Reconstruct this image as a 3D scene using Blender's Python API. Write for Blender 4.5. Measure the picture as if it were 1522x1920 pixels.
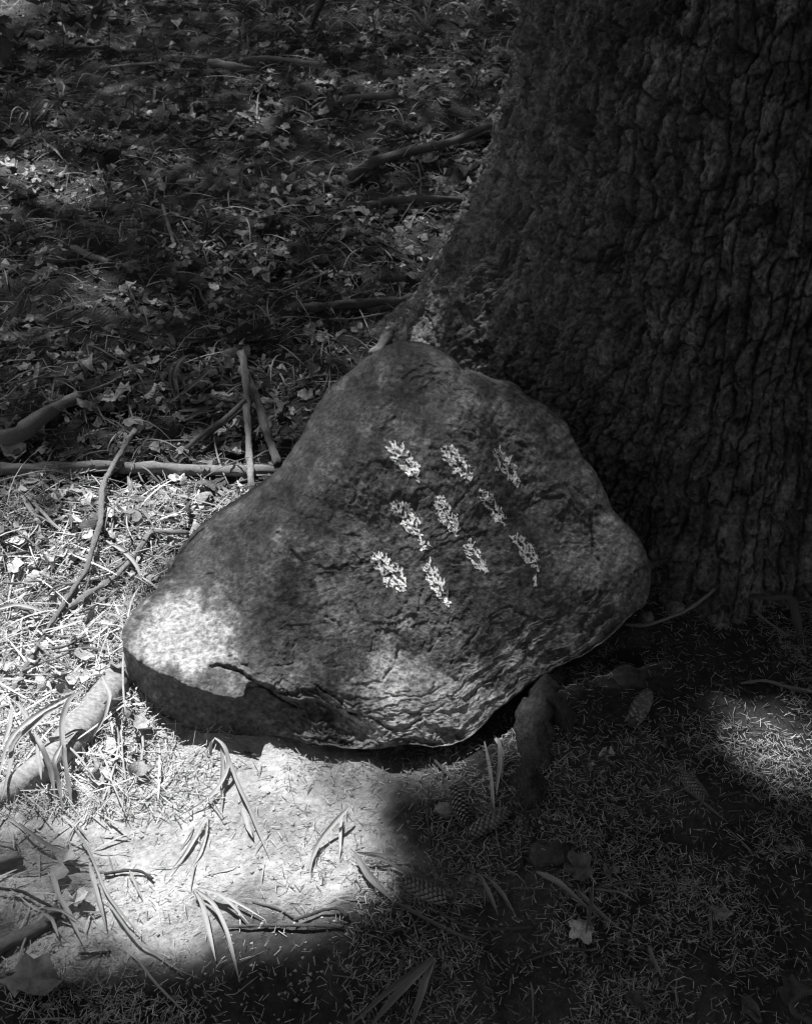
import bpy, math, random
import numpy as np
from mathutils import Vector, Matrix
from mathutils.bvhtree import BVHTree

for o in list(bpy.data.objects):
    bpy.data.objects.remove(o)
scene = bpy.context.scene
col = scene.collection
random.seed(7)
RNG = np.random.default_rng(11)

# ------------------------------------------------------------------ camera
CAM = np.array([0.0, 0.0, 1.5]); PITCH = math.radians(38); F = 2318.0
cd = bpy.data.cameras.new('camera'); cam = bpy.data.objects.new('camera', cd); col.objects.link(cam)
cam.location = CAM; cam.rotation_euler = (math.pi / 2 - PITCH, 0, 0)
cd.sensor_fit = 'VERTICAL'; cd.sensor_height = 56; cd.lens = 56 * F / 1920
cd.clip_start = 0.05; cd.clip_end = 500
cd.dof.use_dof = True; cd.dof.focus_distance = 1.95; cd.dof.aperture_fstop = 22
scene.camera = cam

# ------------------------------------------------------------------ sky, sun, exposure (the photograph is black and white: the light is neutral)
SUN = np.array([-0.21, 0.32, 0.92]); SUN /= np.linalg.norm(SUN)
world = bpy.data.worlds.new('World'); scene.world = world; world.use_nodes = True
wt = world.node_tree; wt.nodes.clear()
sky = wt.nodes.new('ShaderNodeTexSky'); sky.sky_type = 'NISHITA'; sky.sun_disc = False
sky.sun_elevation = math.asin(SUN[2]); sky.sun_rotation = math.atan2(SUN[0], SUN[1])
bw = wt.nodes.new('ShaderNodeRGBToBW'); bg = wt.nodes.new('ShaderNodeBackground'); wo = wt.nodes.new('ShaderNodeOutputWorld')
bg.inputs['Strength'].default_value = 0.135
wt.links.new(sky.outputs[0], bw.inputs[0]); wt.links.new(bw.outputs[0], bg.inputs['Color']); wt.links.new(bg.outputs[0], wo.inputs[0])
sl = bpy.data.lights.new('sun', 'SUN'); sl.energy = 5.0; sl.angle = math.radians(0.53); sl.color = (1, 1, 1)
sun = bpy.data.objects.new('sun', sl); col.objects.link(sun)
sun.rotation_euler = Vector(SUN).to_track_quat('Z', 'Y').to_euler(); sun.location = (0, 0, 12)
vs = scene.view_settings; vs.view_transform = 'Standard'; vs.look = 'None'; vs.gamma = 1.0; vs.use_curve_mapping = False
vs.exposure = 0.9
scene.render.engine = 'CYCLES'; scene.cycles.use_denoising = True; scene.cycles.denoising_prefilter = 'ACCURATE'; scene.cycles.use_adaptive_sampling = False; scene.cycles.filter_width = 1.2

# ------------------------------------------------------------------ numpy noise
def _hash(ix, iy, iz, seed):
    h = (ix.astype(np.int64) * 374761393 + iy.astype(np.int64) * 668265263 + iz.astype(np.int64) * 2147483647 + seed * 1274126177) & 0xFFFFFFFF
    h = ((h ^ (h >> 13)) * 1274126177) & 0xFFFFFFFF
    h = ((h ^ (h >> 16)) * 2246822519) & 0xFFFFFFFF
    h = h ^ (h >> 15)
    return (h & 0xFFFFFF) / float(0xFFFFFF)
def vn(x, y, z=None, seed=0):
    x = np.asarray(x, float); y = np.asarray(y, float); z = np.zeros_like(x) if z is None else np.asarray(z, float)
    ix, iy, iz = np.floor(x), np.floor(y), np.floor(z)
    fx, fy, fz = x - ix, y - iy, z - iz
    fx, fy, fz = [f * f * f * (f * (f * 6 - 15) + 10) for f in (fx, fy, fz)]
    r = 0
    for a in (0, 1):
        for b in (0, 1):
            for c in (0, 1):
                w = (fx if a else 1 - fx) * (fy if b else 1 - fy) * (fz if c else 1 - fz)
                r = r + w * _hash(ix + a, iy + b, iz + c, seed)
    return r * 2 - 1
def fbm(x, y, z=None, octv=4, seed=0, gain=0.5):
    r = 0; a = 1.0; f = 1.0
    x = np.asarray(x, float); y = np.asarray(y, float); z = np.zeros_like(x) if z is None else np.asarray(z, float)
    for k in range(octv):
        r = r + a * vn(x * f + 17.3 * k, y * f - 9.1 * k, z * f + 4.7 * k, seed + k); a *= gain; f *= 2.03
    return r
def sstep(a, b, x):
    t = np.clip((np.asarray(x, float) - a) / (b - a), 0, 1); return t * t * (3 - 2 * t)
def terr(f, k, e=.10):
    t = f * k; i = np.floor(t); return (i + sstep(1 - e, 1, t - i)) / k
def worley(u, v, seed=0, jit=0.85):
    iu, iv = np.floor(u), np.floor(v)
    f1 = np.full(u.shape, 9.0); f2 = np.full(u.shape, 9.0); cid = np.zeros(u.shape); dx1 = np.zeros(u.shape); dy1 = np.zeros(u.shape)
    for a in (-1, 0, 1):
        for b in (-1, 0, 1):
            cu, cv = iu + a, iv + b
            z0 = np.zeros_like(cu)
            px = cu + .5 + jit * (_hash(cu, cv, z0, seed) - .5); py = cv + .5 + jit * (_hash(cu, cv, z0 + 1, seed) - .5)
            dx, dy = u - px, v - py
            d = np.sqrt(dx * dx + dy * dy)
            near = d < f1
            f2 = np.where(near, f1, np.minimum(f2, d))
            cid = np.where(near, _hash(cu, cv, z0 + 2, seed), cid); dx1 = np.where(near, dx, dx1); dy1 = np.where(near, dy, dy1)
            f1 = np.where(near, d, f1)
    return f1, f2, cid, dx1, dy1

# ------------------------------------------------------------------ view rays (photograph pixels, 1522 x 1920) and the lie of the ground
cp, sp = math.cos(PITCH), math.sin(PITCH)
def ray(px, py):
    px = np.asarray(px, float); py = np.asarray(py, float)
    a = (px - 761) / F; b = -(py - 960) / F
    return np.stack([a, cp + b * sp, -sp + b * cp], -1)
def gh(x, y):
    x = np.asarray(x, float); y = np.asarray(y, float)
    h = 0.016 * fbm(x * 2.6, y * 2.6, octv=3, seed=3) + 0.0085 * fbm(x * 14, y * 14, octv=3, seed=5)
    h = h + 0.0026 * fbm(x * 45, y * 45, octv=2, seed=6, gain=.6)
    h = h + 0.035 * np.maximum(0, y - 2.6)
    lit = sstep(1.55, 1.9, y)
    h = h + lit * 0.012 * fbm(x * 9, y * 9, octv=3, seed=9)
    h = h + 0.03 * np.exp(-(((x - .27) / .16) ** 2 + ((y - 1.36) / .13) ** 2))      # earth banked beside the root
    h = h - 0.015 * np.exp(-(((x - 0.02) / .35) ** 2 + ((y - 1.38) / .09) ** 2))     # hollow under the boulder's lip
    return h
def on_ground(px, py, lift=0.0):
    d = ray(px, py); t = (1.5 - lift) / -d[..., 2]
    for k in range(6):
        p = CAM + d * np.asarray(t)[..., None]
        t = (1.5 - gh(p[..., 0], p[..., 1]) - lift) / -d[..., 2]
    return CAM + d * np.asarray(t)[..., None]

# ------------------------------------------------------------------ mesh, object and material helpers
def mesh_np(name, verts, quads=None, tris=None, smooth=True, attrs=None, uv=None):
    me = bpy.data.meshes.new(name)
    verts = np.ascontiguousarray(verts, np.float32)
    loops, starts, tot = [], [], 0
    nq = 0 if quads is None else len(quads); nt = 0 if tris is None else len(tris)
    if nq: loops.append(np.asarray(quads, np.int32).ravel())
    if nt: loops.append(np.asarray(tris, np.int32).ravel())
    loops = np.concatenate(loops)
    starts = np.concatenate([np.arange(nq) * 4, nq * 4 + np.arange(nt) * 3]).astype(np.int32)
    me.vertices.add(len(verts)); me.vertices.foreach_set('co', verts.ravel())
    me.loops.add(len(loops)); me.loops.foreach_set('vertex_index', loops)
    me.polygons.add(nq + nt); me.polygons.foreach_set('loop_start', starts)
    if smooth: me.polygons.foreach_set('use_smooth', np.ones(nq + nt, bool))
    me.update(calc_edges=True)
    for k, v in (attrs or {}).items():
        a = me.attributes.new(k, 'FLOAT', 'POINT'); a.data.foreach_set('value', np.ascontiguousarray(v, np.float32))
    if uv is not None:
        l = me.uv_layers.new(name='UVMap'); l.data.foreach_set('uv', np.ascontiguousarray(uv[loops], np.float32).ravel())
    me.validate()
    return me
def link(name, me, m=None, parent=None, label=None, cat=None, group=None, kind=None):
    o = bpy.data.objects.new(name, me); col.objects.link(o)
    if m is not None and me is not None and not me.materials: me.materials.append(m)
    if parent is not None: o.parent = parent
    tag(o, label, cat, group, kind)
    return o
def tag(o, label=None, cat=None, group=None, kind=None):
    for k, v in (('label', label), ('category', cat), ('group', group), ('kind', kind)):
        if v: o[k] = v
def empty(name, loc, label, cat, group=None):
    o = bpy.data.objects.new(name, None); col.objects.link(o); o.location = Vector(loc); o.empty_display_size = .05
    tag(o, label, cat, group); return o
def under(o, root):                     # parent keeping the world-space mesh where it stands
    o.parent = root; o.matrix_parent_inverse = Matrix.Translation(-Vector(root.location)); return o

def mat(name, lo, hi, scale=20.0, detail=6.0, rough=0.8, bump=0.0, bscale=None, coord='Object', stretch=(1, 1, 1), attr=None,
        rand=0.0, r0=0.3, r1=0.7, spec=0.3, speck=None, transl=0.0, bdist=0.01):
    m = bpy.data.materials.new(name); m.use_nodes = True; nt = m.node_tree; N = nt.nodes; L = nt.links
    b = N['Principled BSDF']; b.inputs['Roughness'].default_value = rough; b.inputs['Specular IOR Level'].default_value = spec
    tc = N.new('ShaderNodeTexCoord'); mp = N.new('ShaderNodeMapping'); mp.inputs['Scale'].default_value = stretch
    L.new(tc.outputs[coord], mp.inputs[0])
    n = N.new('ShaderNodeTexNoise'); n.inputs['Scale'].default_value = scale; n.inputs['Detail'].default_value = detail; n.inputs['Roughness'].default_value = .62
    L.new(mp.outputs[0], n.inputs['Vector'])
    mr = N.new('ShaderNodeMapRange'); mr.inputs[1].default_value = r0; mr.inputs[2].default_value = r1; mr.inputs[3].default_value = lo; mr.inputs[4].default_value = hi
    L.new(n.outputs[0], mr.inputs[0]); v = mr.outputs[0]
    def math_(op, a, bb):
        q = N.new('ShaderNodeMath'); q.operation = op
        for i, s in enumerate((a, bb)):
            if isinstance(s, (int, float)): q.inputs[i].default_value = s
            else: L.new(s, q.inputs[i])
        return q.outputs[0]
    if speck:                            # small pale or dark spots: (scale, threshold, value)
        n2 = N.new('ShaderNodeTexNoise'); n2.inputs['Scale'].default_value = speck[0]; n2.inputs['Detail'].default_value = 3; L.new(mp.outputs[0], n2.inputs['Vector'])
        s2 = N.new('ShaderNodeMapRange'); s2.inputs[1].default_value = speck[1]; s2.inputs[2].default_value = speck[1] + .06; L.new(n2.outputs[0], s2.inputs[0])
        mx = N.new('ShaderNodeMix'); L.new(s2.outputs[0], mx.inputs[0]); L.new(v, mx.inputs[2]); mx.inputs[3].default_value = speck[2]; v = mx.outputs[0]
    if attr:
        a = N.new('ShaderNodeAttribute'); a.attribute_name = attr; v = math_('MULTIPLY', v, a.outputs['Fac'])
    if rand:
        oi = N.new('ShaderNodeObjectInfo'); q = N.new('ShaderNodeMapRange'); q.inputs[3].default_value = 1 - rand; q.inputs[4].default_value = 1 + rand
        L.new(oi.outputs['Random'], q.inputs[0]); v = math_('MULTIPLY', v, q.outputs[0])
    L.new(v, b.inputs['Base Color'])
    if bump:
        nb = N.new('ShaderNodeTexNoise'); nb.inputs['Scale'].default_value = bscale or scale * 2; nb.inputs['Detail'].default_value = 8; nb.inputs['Roughness'].default_value = .68
        L.new(mp.outputs[0], nb.inputs['Vector'])
        bp = N.new('ShaderNodeBump'); bp.inputs['Strength'].default_value = bump; bp.inputs['Distance'].default_value = bdist
        L.new(nb.outputs[0], bp.inputs['Height']); L.new(bp.outputs[0], b.inputs['Normal'])
    if transl:
        tr = N.new('ShaderNodeBsdfTranslucent'); L.new(v, tr.inputs[0]); ms = N.new('ShaderNodeMixShader'); ms.inputs[0].default_value = transl
        L.new(b.outputs[0], ms.inputs[1]); L.new(tr.outputs[0], ms.inputs[2]); L.new(ms.outputs[0], N['Material Output'].inputs[0])
    return m

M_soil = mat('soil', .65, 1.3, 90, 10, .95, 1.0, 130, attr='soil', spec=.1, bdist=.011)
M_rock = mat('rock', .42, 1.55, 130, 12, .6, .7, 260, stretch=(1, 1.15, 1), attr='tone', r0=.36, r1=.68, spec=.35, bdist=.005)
M_paint = mat('chalk_paint', .72, .9, 300, 4, .9, .3, 500, spec=.2)
M_bark = mat('bark', .4, 1.7, 110, 9, .85, 1.0, 230, attr='tone', r0=.34, r1=.7, spec=.25, bdist=.011)
M_needle = mat('needle', .75, 1.2, 150, 2, .55, attr='tone', spec=.4)
M_leafl = mat('dead_leaf', .5, 1.4, 90, 6, .85, .6, 120, attr='tone', spec=.2, transl=.12)
M_leaf_p = mat('pale_dead_leaf', .10, .36, 4, 6, .7, .7, 7, rand=.35, transl=.12)
M_leaf_d = mat('dark_dead_leaf', .04, .16, 4, 6, .7, .7, 7, rand=.4, transl=.1)
M_leaf_w = mat('bleached_leaf', .34, .64, 5, 6, .7, .6, 8, rand=.2, transl=.1)
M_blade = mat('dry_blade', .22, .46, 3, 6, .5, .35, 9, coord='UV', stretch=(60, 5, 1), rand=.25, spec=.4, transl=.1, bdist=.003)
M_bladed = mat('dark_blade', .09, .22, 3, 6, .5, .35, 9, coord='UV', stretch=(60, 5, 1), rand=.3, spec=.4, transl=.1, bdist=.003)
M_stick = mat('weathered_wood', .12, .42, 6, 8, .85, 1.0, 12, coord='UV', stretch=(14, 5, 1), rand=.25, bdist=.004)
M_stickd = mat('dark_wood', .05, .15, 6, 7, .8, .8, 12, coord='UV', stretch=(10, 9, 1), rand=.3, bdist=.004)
M_log = mat('bare_log', .17, .36, 5, 8, .65, .6, 7, coord='UV', stretch=(3, 9, 1), r0=.35, r1=.65, bdist=.004)
M_root = mat('earthy_root', .045, .15, 70, 9, .95, 1.0, 60, spec=.08, bdist=.02)
M_rootw = mat('root_wood', .03, .12, 6, 8, .9, 1.0, 9, coord='UV', stretch=(7, 5, 1), spec=.12, bdist=.012)
M_stone = mat('small_stone', .10, .26, 60, 7, .85, .8, 120, rand=.3)
M_cone = mat('cone_scale', .12, .30, 200, 4, .6, .3, 300, rand=.3)
M_green = mat('green_leaf', .05, .11, 30, 4, .4, .2, 60, rand=.3, transl=.25)
M_foliage = mat('tree_foliage', .05, .09, 8, 3, .7, rand=.1, transl=.1)
M_strand = mat('litter_strand', .8, 1.2, 80, 2, .6, attr='tone', spec=.35)

# ------------------------------------------------------------------ ground
def spaced(parts):
    out = []
    for a, b, n in parts: out.append(np.linspace(a, b, n, endpoint=False))
    return np.concatenate(out)
def grow(a, first, n, end):
    g = np.cumsum(first * 1.22 ** np.arange(n)); return a + g / g[-1] * (end - a)
xs = np.concatenate([-grow(1.7, .02, 28, 70)[::-1], np.linspace(-1.7, 1.7, 400), grow(1.7, .02, 28, 70)])
ys = np.concatenate([-grow(-.55, .02, 26, 70)[::-1], np.linspace(.56, 1.9, 210), np.linspace(1.91, 6.6, 220), grow(6.6, .03, 28, 80)])
GX, GY = np.meshgrid(xs, ys)
GZ = gh(GX, GY)
dust = sstep(.90, 1.03, GY + .10 * fbm(GX * 5, GY * 5, octv=4, seed=25)) * sstep(.15, -.12, GX + .16 * fbm(GX * 3, GY * 3, octv=4, seed=21)) * sstep(1.95, 1.45, GY + .15 * fbm(GX * 4, GY * 4, seed=22))  # pale dust; faded near the viewer to darken the shade past the sun pool
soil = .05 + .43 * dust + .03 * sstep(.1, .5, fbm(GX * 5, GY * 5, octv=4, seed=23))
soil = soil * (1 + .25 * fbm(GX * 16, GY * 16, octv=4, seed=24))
ny, nx = GX.shape
idx = np.arange(nx * ny).reshape(ny, nx)
def gridquads(idx):
    return np.stack([idx[:-1, :-1], idx[:-1, 1:], idx[1:, 1:], idx[1:, :-1]], -1).reshape(-1, 4)
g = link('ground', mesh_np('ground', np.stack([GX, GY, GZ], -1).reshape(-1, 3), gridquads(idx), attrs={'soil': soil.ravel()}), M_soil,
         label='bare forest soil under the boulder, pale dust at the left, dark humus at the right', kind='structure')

# ------------------------------------------------------------------ boulder
OUT = np.array([(744,651),(760,649),(795,654),(825,662),(854,682),(865,698),(891,699),(913,710),(932,717),(950,719),(968,727),(990,749),(1001,757),(1020,760),(1042,778),
 (1064,797),(1070,819),(1086,844),(1097,874),(1119,894),(1135,927),(1147,960),(1172,990),(1204,1022),(1219,1060),(1218,1105),(1212,1130),(1192,1147),(1177,1160),(1157,1180),
 (1122,1210),(1082,1235),(1042,1250),(1027,1265),(997,1280),(967,1305),(932,1330),(907,1360),(887,1380),(847,1397),(807,1402),(762,1395),(722,1403),(681,1406),(646,1402),
 (619,1398),(585,1395),(544,1385),(510,1378),(460,1380),(400,1380),(350,1367),(300,1337),(280,1310),(250,1280),(237,1255),(230,1210),(229,1185),(240,1160),(260,1137),(285,1120),
 (300,1095),(315,1070),(330,1045),(360,1005),(390,980),(415,962),(445,945),(475,925),(520,890),(540,855),(560,825),(580,790),(590,765),(610,735),(640,710),(670,690),(700,668),(725,655)], float)
CTR = [(760,650,.48),(700,668,.455),(640,710,.41),(590,765,.37),(560,825,.325),(520,890,.275),(475,925,.24),(415,962,.205),(360,1005,.175),(315,1070,.15),(260,1137,.125),(229,1190,.105),
 (825,662,.475),(890,699,.45),(968,727,.412),(1020,760,.385),(1070,820,.338),(1119,894,.285),(1172,990,.212),(1219,1060,.16),(1215,1120,.115),(1157,1180,.085),(1082,1235,.065),(997,1280,.055),
 (932,1330,.05),(887,1380,.04),(807,1402,.032),(722,1403,.028),(646,1402,.025),(585,1395,.018),(510,1378,.012),(460,1380,.005),(400,1380,0.0),(350,1367,0.0),(300,1337,0.005),(250,1280,.03),
 (300,1258,.105),(400,1292,.10),(452,1306,.098),(330,1185,.125),(420,1110,.16),(380,1220,.115),(300,1110,.135),(470,1190,.14),(500,1000,.24),(560,1240,.115),(600,1330,.075),(560,1340,.05),(450,1345,.035),(700,1360,.055),
 (640,1240,.128),(760,1250,.12),(770,1335,.075),(850,1300,.098),(950,1200,.122),(1050,1130,.138),(1130,1050,.168),(1180,1060,.165),(900,1000,.262),(1000,900,.296),(1050,960,.244),(850,850,.366),(650,850,.362),
 (600,1000,.262),(700,1150,.185),(850,1120,.20),(760,760,.418),(900,780,.405),(670,760,.41),(760,960,.295),(1000,1050,.200),(560,1100,.20)]
UNDER = [(585,1395,.018),(510,1378,.012),(460,1380,.005),(400,1380,0.0),(350,1367,0.0),(300,1337,0.005),(250,1280,.03),(232,1230,.075),(646,1402,.025),(722,1403,.028),(450,1345,.032),(560,1345,.045),(340,1310,.045)]
CTR = [c for c in CTR if c[:2] not in [(585,1395),(510,1378),(460,1380),(400,1380),(350,1367),(300,1337),(250,1280),(600,1330),(560,1340),(450,1345)]]
RIDGE = [(229,1214,.098),(260,1244,.098),(300,1264,.098),(350,1284,.096),(400,1300,.094),(458,1308,.092),(520,1302,.096),(600,1312,.082),(680,1354,.055)]
CTR = CTR + [(300,1264,.102),(400,1300,.098),(458,1312,.094),(229,1214,.102),(600,1320,.080),(540,1310,.090),(350,1340,.07),(500,1370,.055)]
c0 = np.array([740., 1075.])
def resample(poly, n, smooth=2):
    p = np.vstack([poly, poly[:1]]); d = np.r_[0, np.cumsum(np.linalg.norm(np.diff(p, axis=0), axis=1))]
    u = np.linspace(0, d[-1], n, endpoint=False); q = np.stack([np.interp(u, d, p[:, 0]), np.interp(u, d, p[:, 1])], -1)
    for k in range(smooth): q = (np.roll(q, 1, 0) + 2 * q + np.roll(q, -1, 0)) / 4
    return q
NT, NS = 960, 225
O2 = resample(OUT, NT, 6)
O2 = O2 + (O2 - c0) / np.linalg.norm(O2 - c0, axis=1)[:, None] * (1.6 * fbm(O2[:, 0] / 14, O2[:, 1] / 14, octv=3, seed=31))[:, None]
sv = 1 - (1 - np.linspace(0, 1, NS)) ** 1.25; sv[0] = 0.004
PX = c0[0] + sv[:, None] * (O2[None, :, 0] - c0[0]); PY = c0[1] + sv[:, None] * (O2[None, :, 1] - c0[1])
def tps(r2): return np.where(r2 > 1e-12, r2 * np.log(r2 + 1e-12), 0)
def fit(points, back=0.0):
    ctr = np.array(points, float); A = ctr[:, :2] / 500.
    tv = (1.5 - ctr[:, 2]) / -ray(ctr[:, 0], ctr[:, 1])[:, 2] + (np.array([p in RIDGE for p in points]) * back)
    K = tps(((A[:, None] - A[None]) ** 2).sum(-1)) + 2e-3 * np.eye(len(A)); Pm = np.c_[np.ones(len(A)), A]
    sol = np.linalg.solve(np.block([[K, Pm], [Pm.T, np.zeros((3, 3))]]), np.r_[tv, 0, 0, 0])
    def f(px, py):
        q = np.stack([px, py], -1).reshape(-1, 2) / 500.; r = sol[-3] + q @ sol[-2:]
        for k in range(len(A)): r = r + sol[k] * tps(((q - A[k]) ** 2).sum(-1))
        return r.reshape(np.shape(px))
    return f
T0 = fit(CTR)(PX, PY); T1 = fit(UNDER + RIDGE, .022)(PX, PY)
def polydist(px, py, pts):
    d = np.full(px.shape, 1e9)
    for (x0, y0), (x1, y1) in zip(pts[:-1], pts[1:]):
        ux, uy = x1 - x0, y1 - y0; L2 = ux * ux + uy * uy + 1e-9
        s = np.clip(((px - x0) * ux + (py - y0) * uy) / L2, 0, 1)
        d = np.minimum(d, np.hypot(px - x0 - s * ux, py - y0 - s * uy))
    return d
SS = np.broadcast_to(sv[:, None], PX.shape)
wx = 12 * fbm(PX / 50, PY / 50, octv=5, seed=41, gain=.6); wy = 12 * fbm(PX / 50, PY / 50, octv=5, seed=42, gain=.6)
QX, QY = PX + wx, PY + wy
# the overhanging lip at the lower left and the split ledge that carries it on
rx = [200, 229, 260, 300, 350, 400, 440, 458, 464, 480, 520, 550, 600, 640, 680, 720, 760]
ry = [1195, 1214, 1244, 1264, 1284, 1300, 1313, 1308, 1282, 1276, 1302, 1308, 1312, 1334, 1354, 1372, 1388]
dl = QY * .35 + PY * .65 - np.interp(PX, rx, ry)
mx_ = sstep(800, 640, PX)
wl = sstep(-1.5, 4.5, dl) * sstep(740, 640, PX)
T0 = T0 * (1 - wl) + np.maximum(T0, T1) * wl
disp = 0.0 * PX
led2 = [(395, 1243), (440, 1248), (475, 1275), (520, 1296), (560, 1290), (590, 1284), (625, 1316), (668, 1338), (700, 1358)]
lx, ly = zip(*led2)
d2 = PY + .5 * wy - np.interp(PX, lx, ly); m2 = sstep(385, 400, PX) * sstep(730, 660, PX)
disp = disp - .008 * sstep(-1.5, 4, d2) * m2 * sstep(70, 30, d2)
for pts, dep, wd in [([(400,1243),(450,1262),(520,1306),(560,1318)], .006, 3), ([(425,1232),(480,1262),(540,1292)], .005, 2.4), ([(595,1283),(660,1335),(725,1362),(790,1352)], .009, 3.2),
                     ([(860,1335),(838,1290),(850,1235),(905,1165),(960,1140)], .0035, 2.6), ([(752,1180),(745,1240),(700,1290)], .004, 4), ([(500,1255),(545,1240),(560,1205)], .003, 3),
                     ([(515,940),(522,985),(540,1030),(560,1050)], .006, 5), ([(835,985),(870,930),(905,870)], .003, 3), ([(800,1225),(845,1160),(880,1120)], .003, 3), ([(1105,960),(1110,1040),(1128,1060),(1120,1110),(1075,1150)], .006, 4),
                     ([(350,1180),(385,1165)], .004, 2.5), ([(720,1300),(790,1305),(830,1290)], .003, 2.4), ([(610,1160),(640,1175),(660,1170)], .004, 4), ([(730,1330),(800,1340),(880,1310),(950,1250)], .0035, 2.4)]:
    d = polydist(QX * .5 + PX * .5, QY * .5 + PY * .5, pts); disp = disp - dep * np.exp(-(d / (.75 * wd)) ** 2) * (.25 + .75 * sstep(-.25, .25, fbm(PX / 26, PY / 26, octv=2, seed=153)))
# bedding layers that follow the lower and right-hand rim
ang = np.degrees(np.arctan2(PY - c0[1], PX - c0[0]))           # 90 = straight down
wa = sstep(-12, 25, ang) * sstep(128, 100, ang)
ms = sstep(.52, .82, SS + .06 * fbm(PX / 90, PY / 90, seed=44)) * wa
q = SS * 1.0 + .05 * fbm(PX / 130, PY / 130, octv=5, seed=45, gain=.55) + .012 * fbm(PX / 20, PY / 20, octv=4, seed=46, gain=.6)
def saw(t):
    f = t - np.floor(t); return np.where(f < .86, (f / .86) ** 1.5, (1 - f) / .14)
amp = .4 + .9 * sstep(-.35, .5, fbm(PX / 70, PY / 70, octv=3, seed=47))
disp = disp + ms * amp * (.0075 * saw(q * 13) + .0034 * saw(q * 37 + 2 * fbm(PX / 50, PY / 50, seed=48)) - .006)
mlow = sstep(480, 540, PX) * sstep(1215, 1300, PY) * sstep(900, 700, PX) * sstep(2, 40, dl + 60)
disp = disp + mlow * .0035 * saw((PY - .45 * PX) / 17 + 2.0 * fbm(PX / 60, PY / 60, octv=4, seed=49))
# lumps, pits and grain everywhere
disp = disp + .008 * fbm(PX / 170, PY / 170, octv=2, seed=51) + (.0007 + .0018 * sstep(-.1, .5, fbm(PX / 120, PY / 120, seed=58))) * fbm(PX / 30 + PY / 70, PY / 30 - PX / 70, octv=4, seed=52, gain=.55) + .0007 * fbm(PX / 6, PY / 9, octv=2, seed=53)
disp = disp - .0008 * sstep(.45, .7, fbm(PX / 26, PY / 18, octv=3, seed=54))
disp = disp + .0035 * terr(fbm(QX / 150 + .3 * QY / 150, QY / 110, octv=3, seed=151), 2.2, .09) + .0014 * terr(fbm(QX / 60, QY / 45 - QX / 90, octv=3, seed=152), 4.0, .10)
r_ = np.clip((SS - .86) / .14, 0, 1)
top = sstep(1150, 950, PY)
T0 = T0 + (.022 * top + .005) * (1 - np.sqrt(np.clip(1 - r_ ** 2.5, 0, 1))) - disp * sstep(1.0, .985, SS) * 1.05 - disp * .25 * sstep(.985, 1., SS)
FR = CAM + ray(PX, PY) * T0[..., None]
NB = 40
Cb = np.array([0.02, 1.66, -0.06]); D = np.array([0.02, .22, -.03])
qb = (np.arange(1, NB + 1) / NB * math.pi / 2)[:, None, None]
Ob = FR[-1][None]
BK = Cb + (Ob - Cb) * np.cos(qb) + D * np.sin(qb)
nz = fbm(BK[..., 0] * 9, BK[..., 1] * 9, BK[..., 2] * 9, octv=4, seed=57)
BK = BK + (BK - Cb) * (.05 * nz * np.sin(qb[..., 0]))[..., None]
RV = np.concatenate([FR, BK], 0)
nr = RV.shape[0]
idx = np.arange(nr * NT).reshape(nr, NT); idx = np.concatenate([idx, idx[:, :1]], 1)
rq = gridquads(idx)[:, ::-1]
# stone colour: dark weathered crust, pale bare stone; lip, foot and top painted as lit
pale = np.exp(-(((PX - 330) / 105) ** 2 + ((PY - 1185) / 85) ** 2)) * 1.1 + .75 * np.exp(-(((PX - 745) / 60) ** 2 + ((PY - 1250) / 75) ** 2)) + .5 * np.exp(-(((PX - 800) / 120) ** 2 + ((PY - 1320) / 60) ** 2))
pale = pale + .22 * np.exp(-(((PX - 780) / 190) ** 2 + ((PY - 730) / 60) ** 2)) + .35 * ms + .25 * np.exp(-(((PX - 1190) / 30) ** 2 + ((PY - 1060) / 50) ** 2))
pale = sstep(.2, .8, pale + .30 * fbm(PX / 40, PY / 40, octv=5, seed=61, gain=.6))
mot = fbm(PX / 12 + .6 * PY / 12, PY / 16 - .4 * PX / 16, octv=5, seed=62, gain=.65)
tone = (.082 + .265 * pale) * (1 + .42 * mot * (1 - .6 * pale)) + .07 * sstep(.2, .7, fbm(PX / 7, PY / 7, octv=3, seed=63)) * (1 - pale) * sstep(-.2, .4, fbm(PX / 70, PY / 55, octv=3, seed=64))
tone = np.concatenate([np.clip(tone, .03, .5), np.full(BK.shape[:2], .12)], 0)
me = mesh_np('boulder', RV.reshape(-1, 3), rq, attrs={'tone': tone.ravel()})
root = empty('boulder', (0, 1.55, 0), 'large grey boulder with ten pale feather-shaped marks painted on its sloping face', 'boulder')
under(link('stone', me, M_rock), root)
RB = BVHTree.FromPolygons([Vector(v) for v in FR.reshape(-1, 3)], [tuple(f) for f in gridquads(np.concatenate([np.arange(NS * NT).reshape(NS, NT), np.arange(NS * NT).reshape(NS, NT)[:, :1]], 1))])
def on_rock(px, py):
    h = RB.ray_cast(Vector(CAM), Vector(ray(px, py)))
    return h
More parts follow.
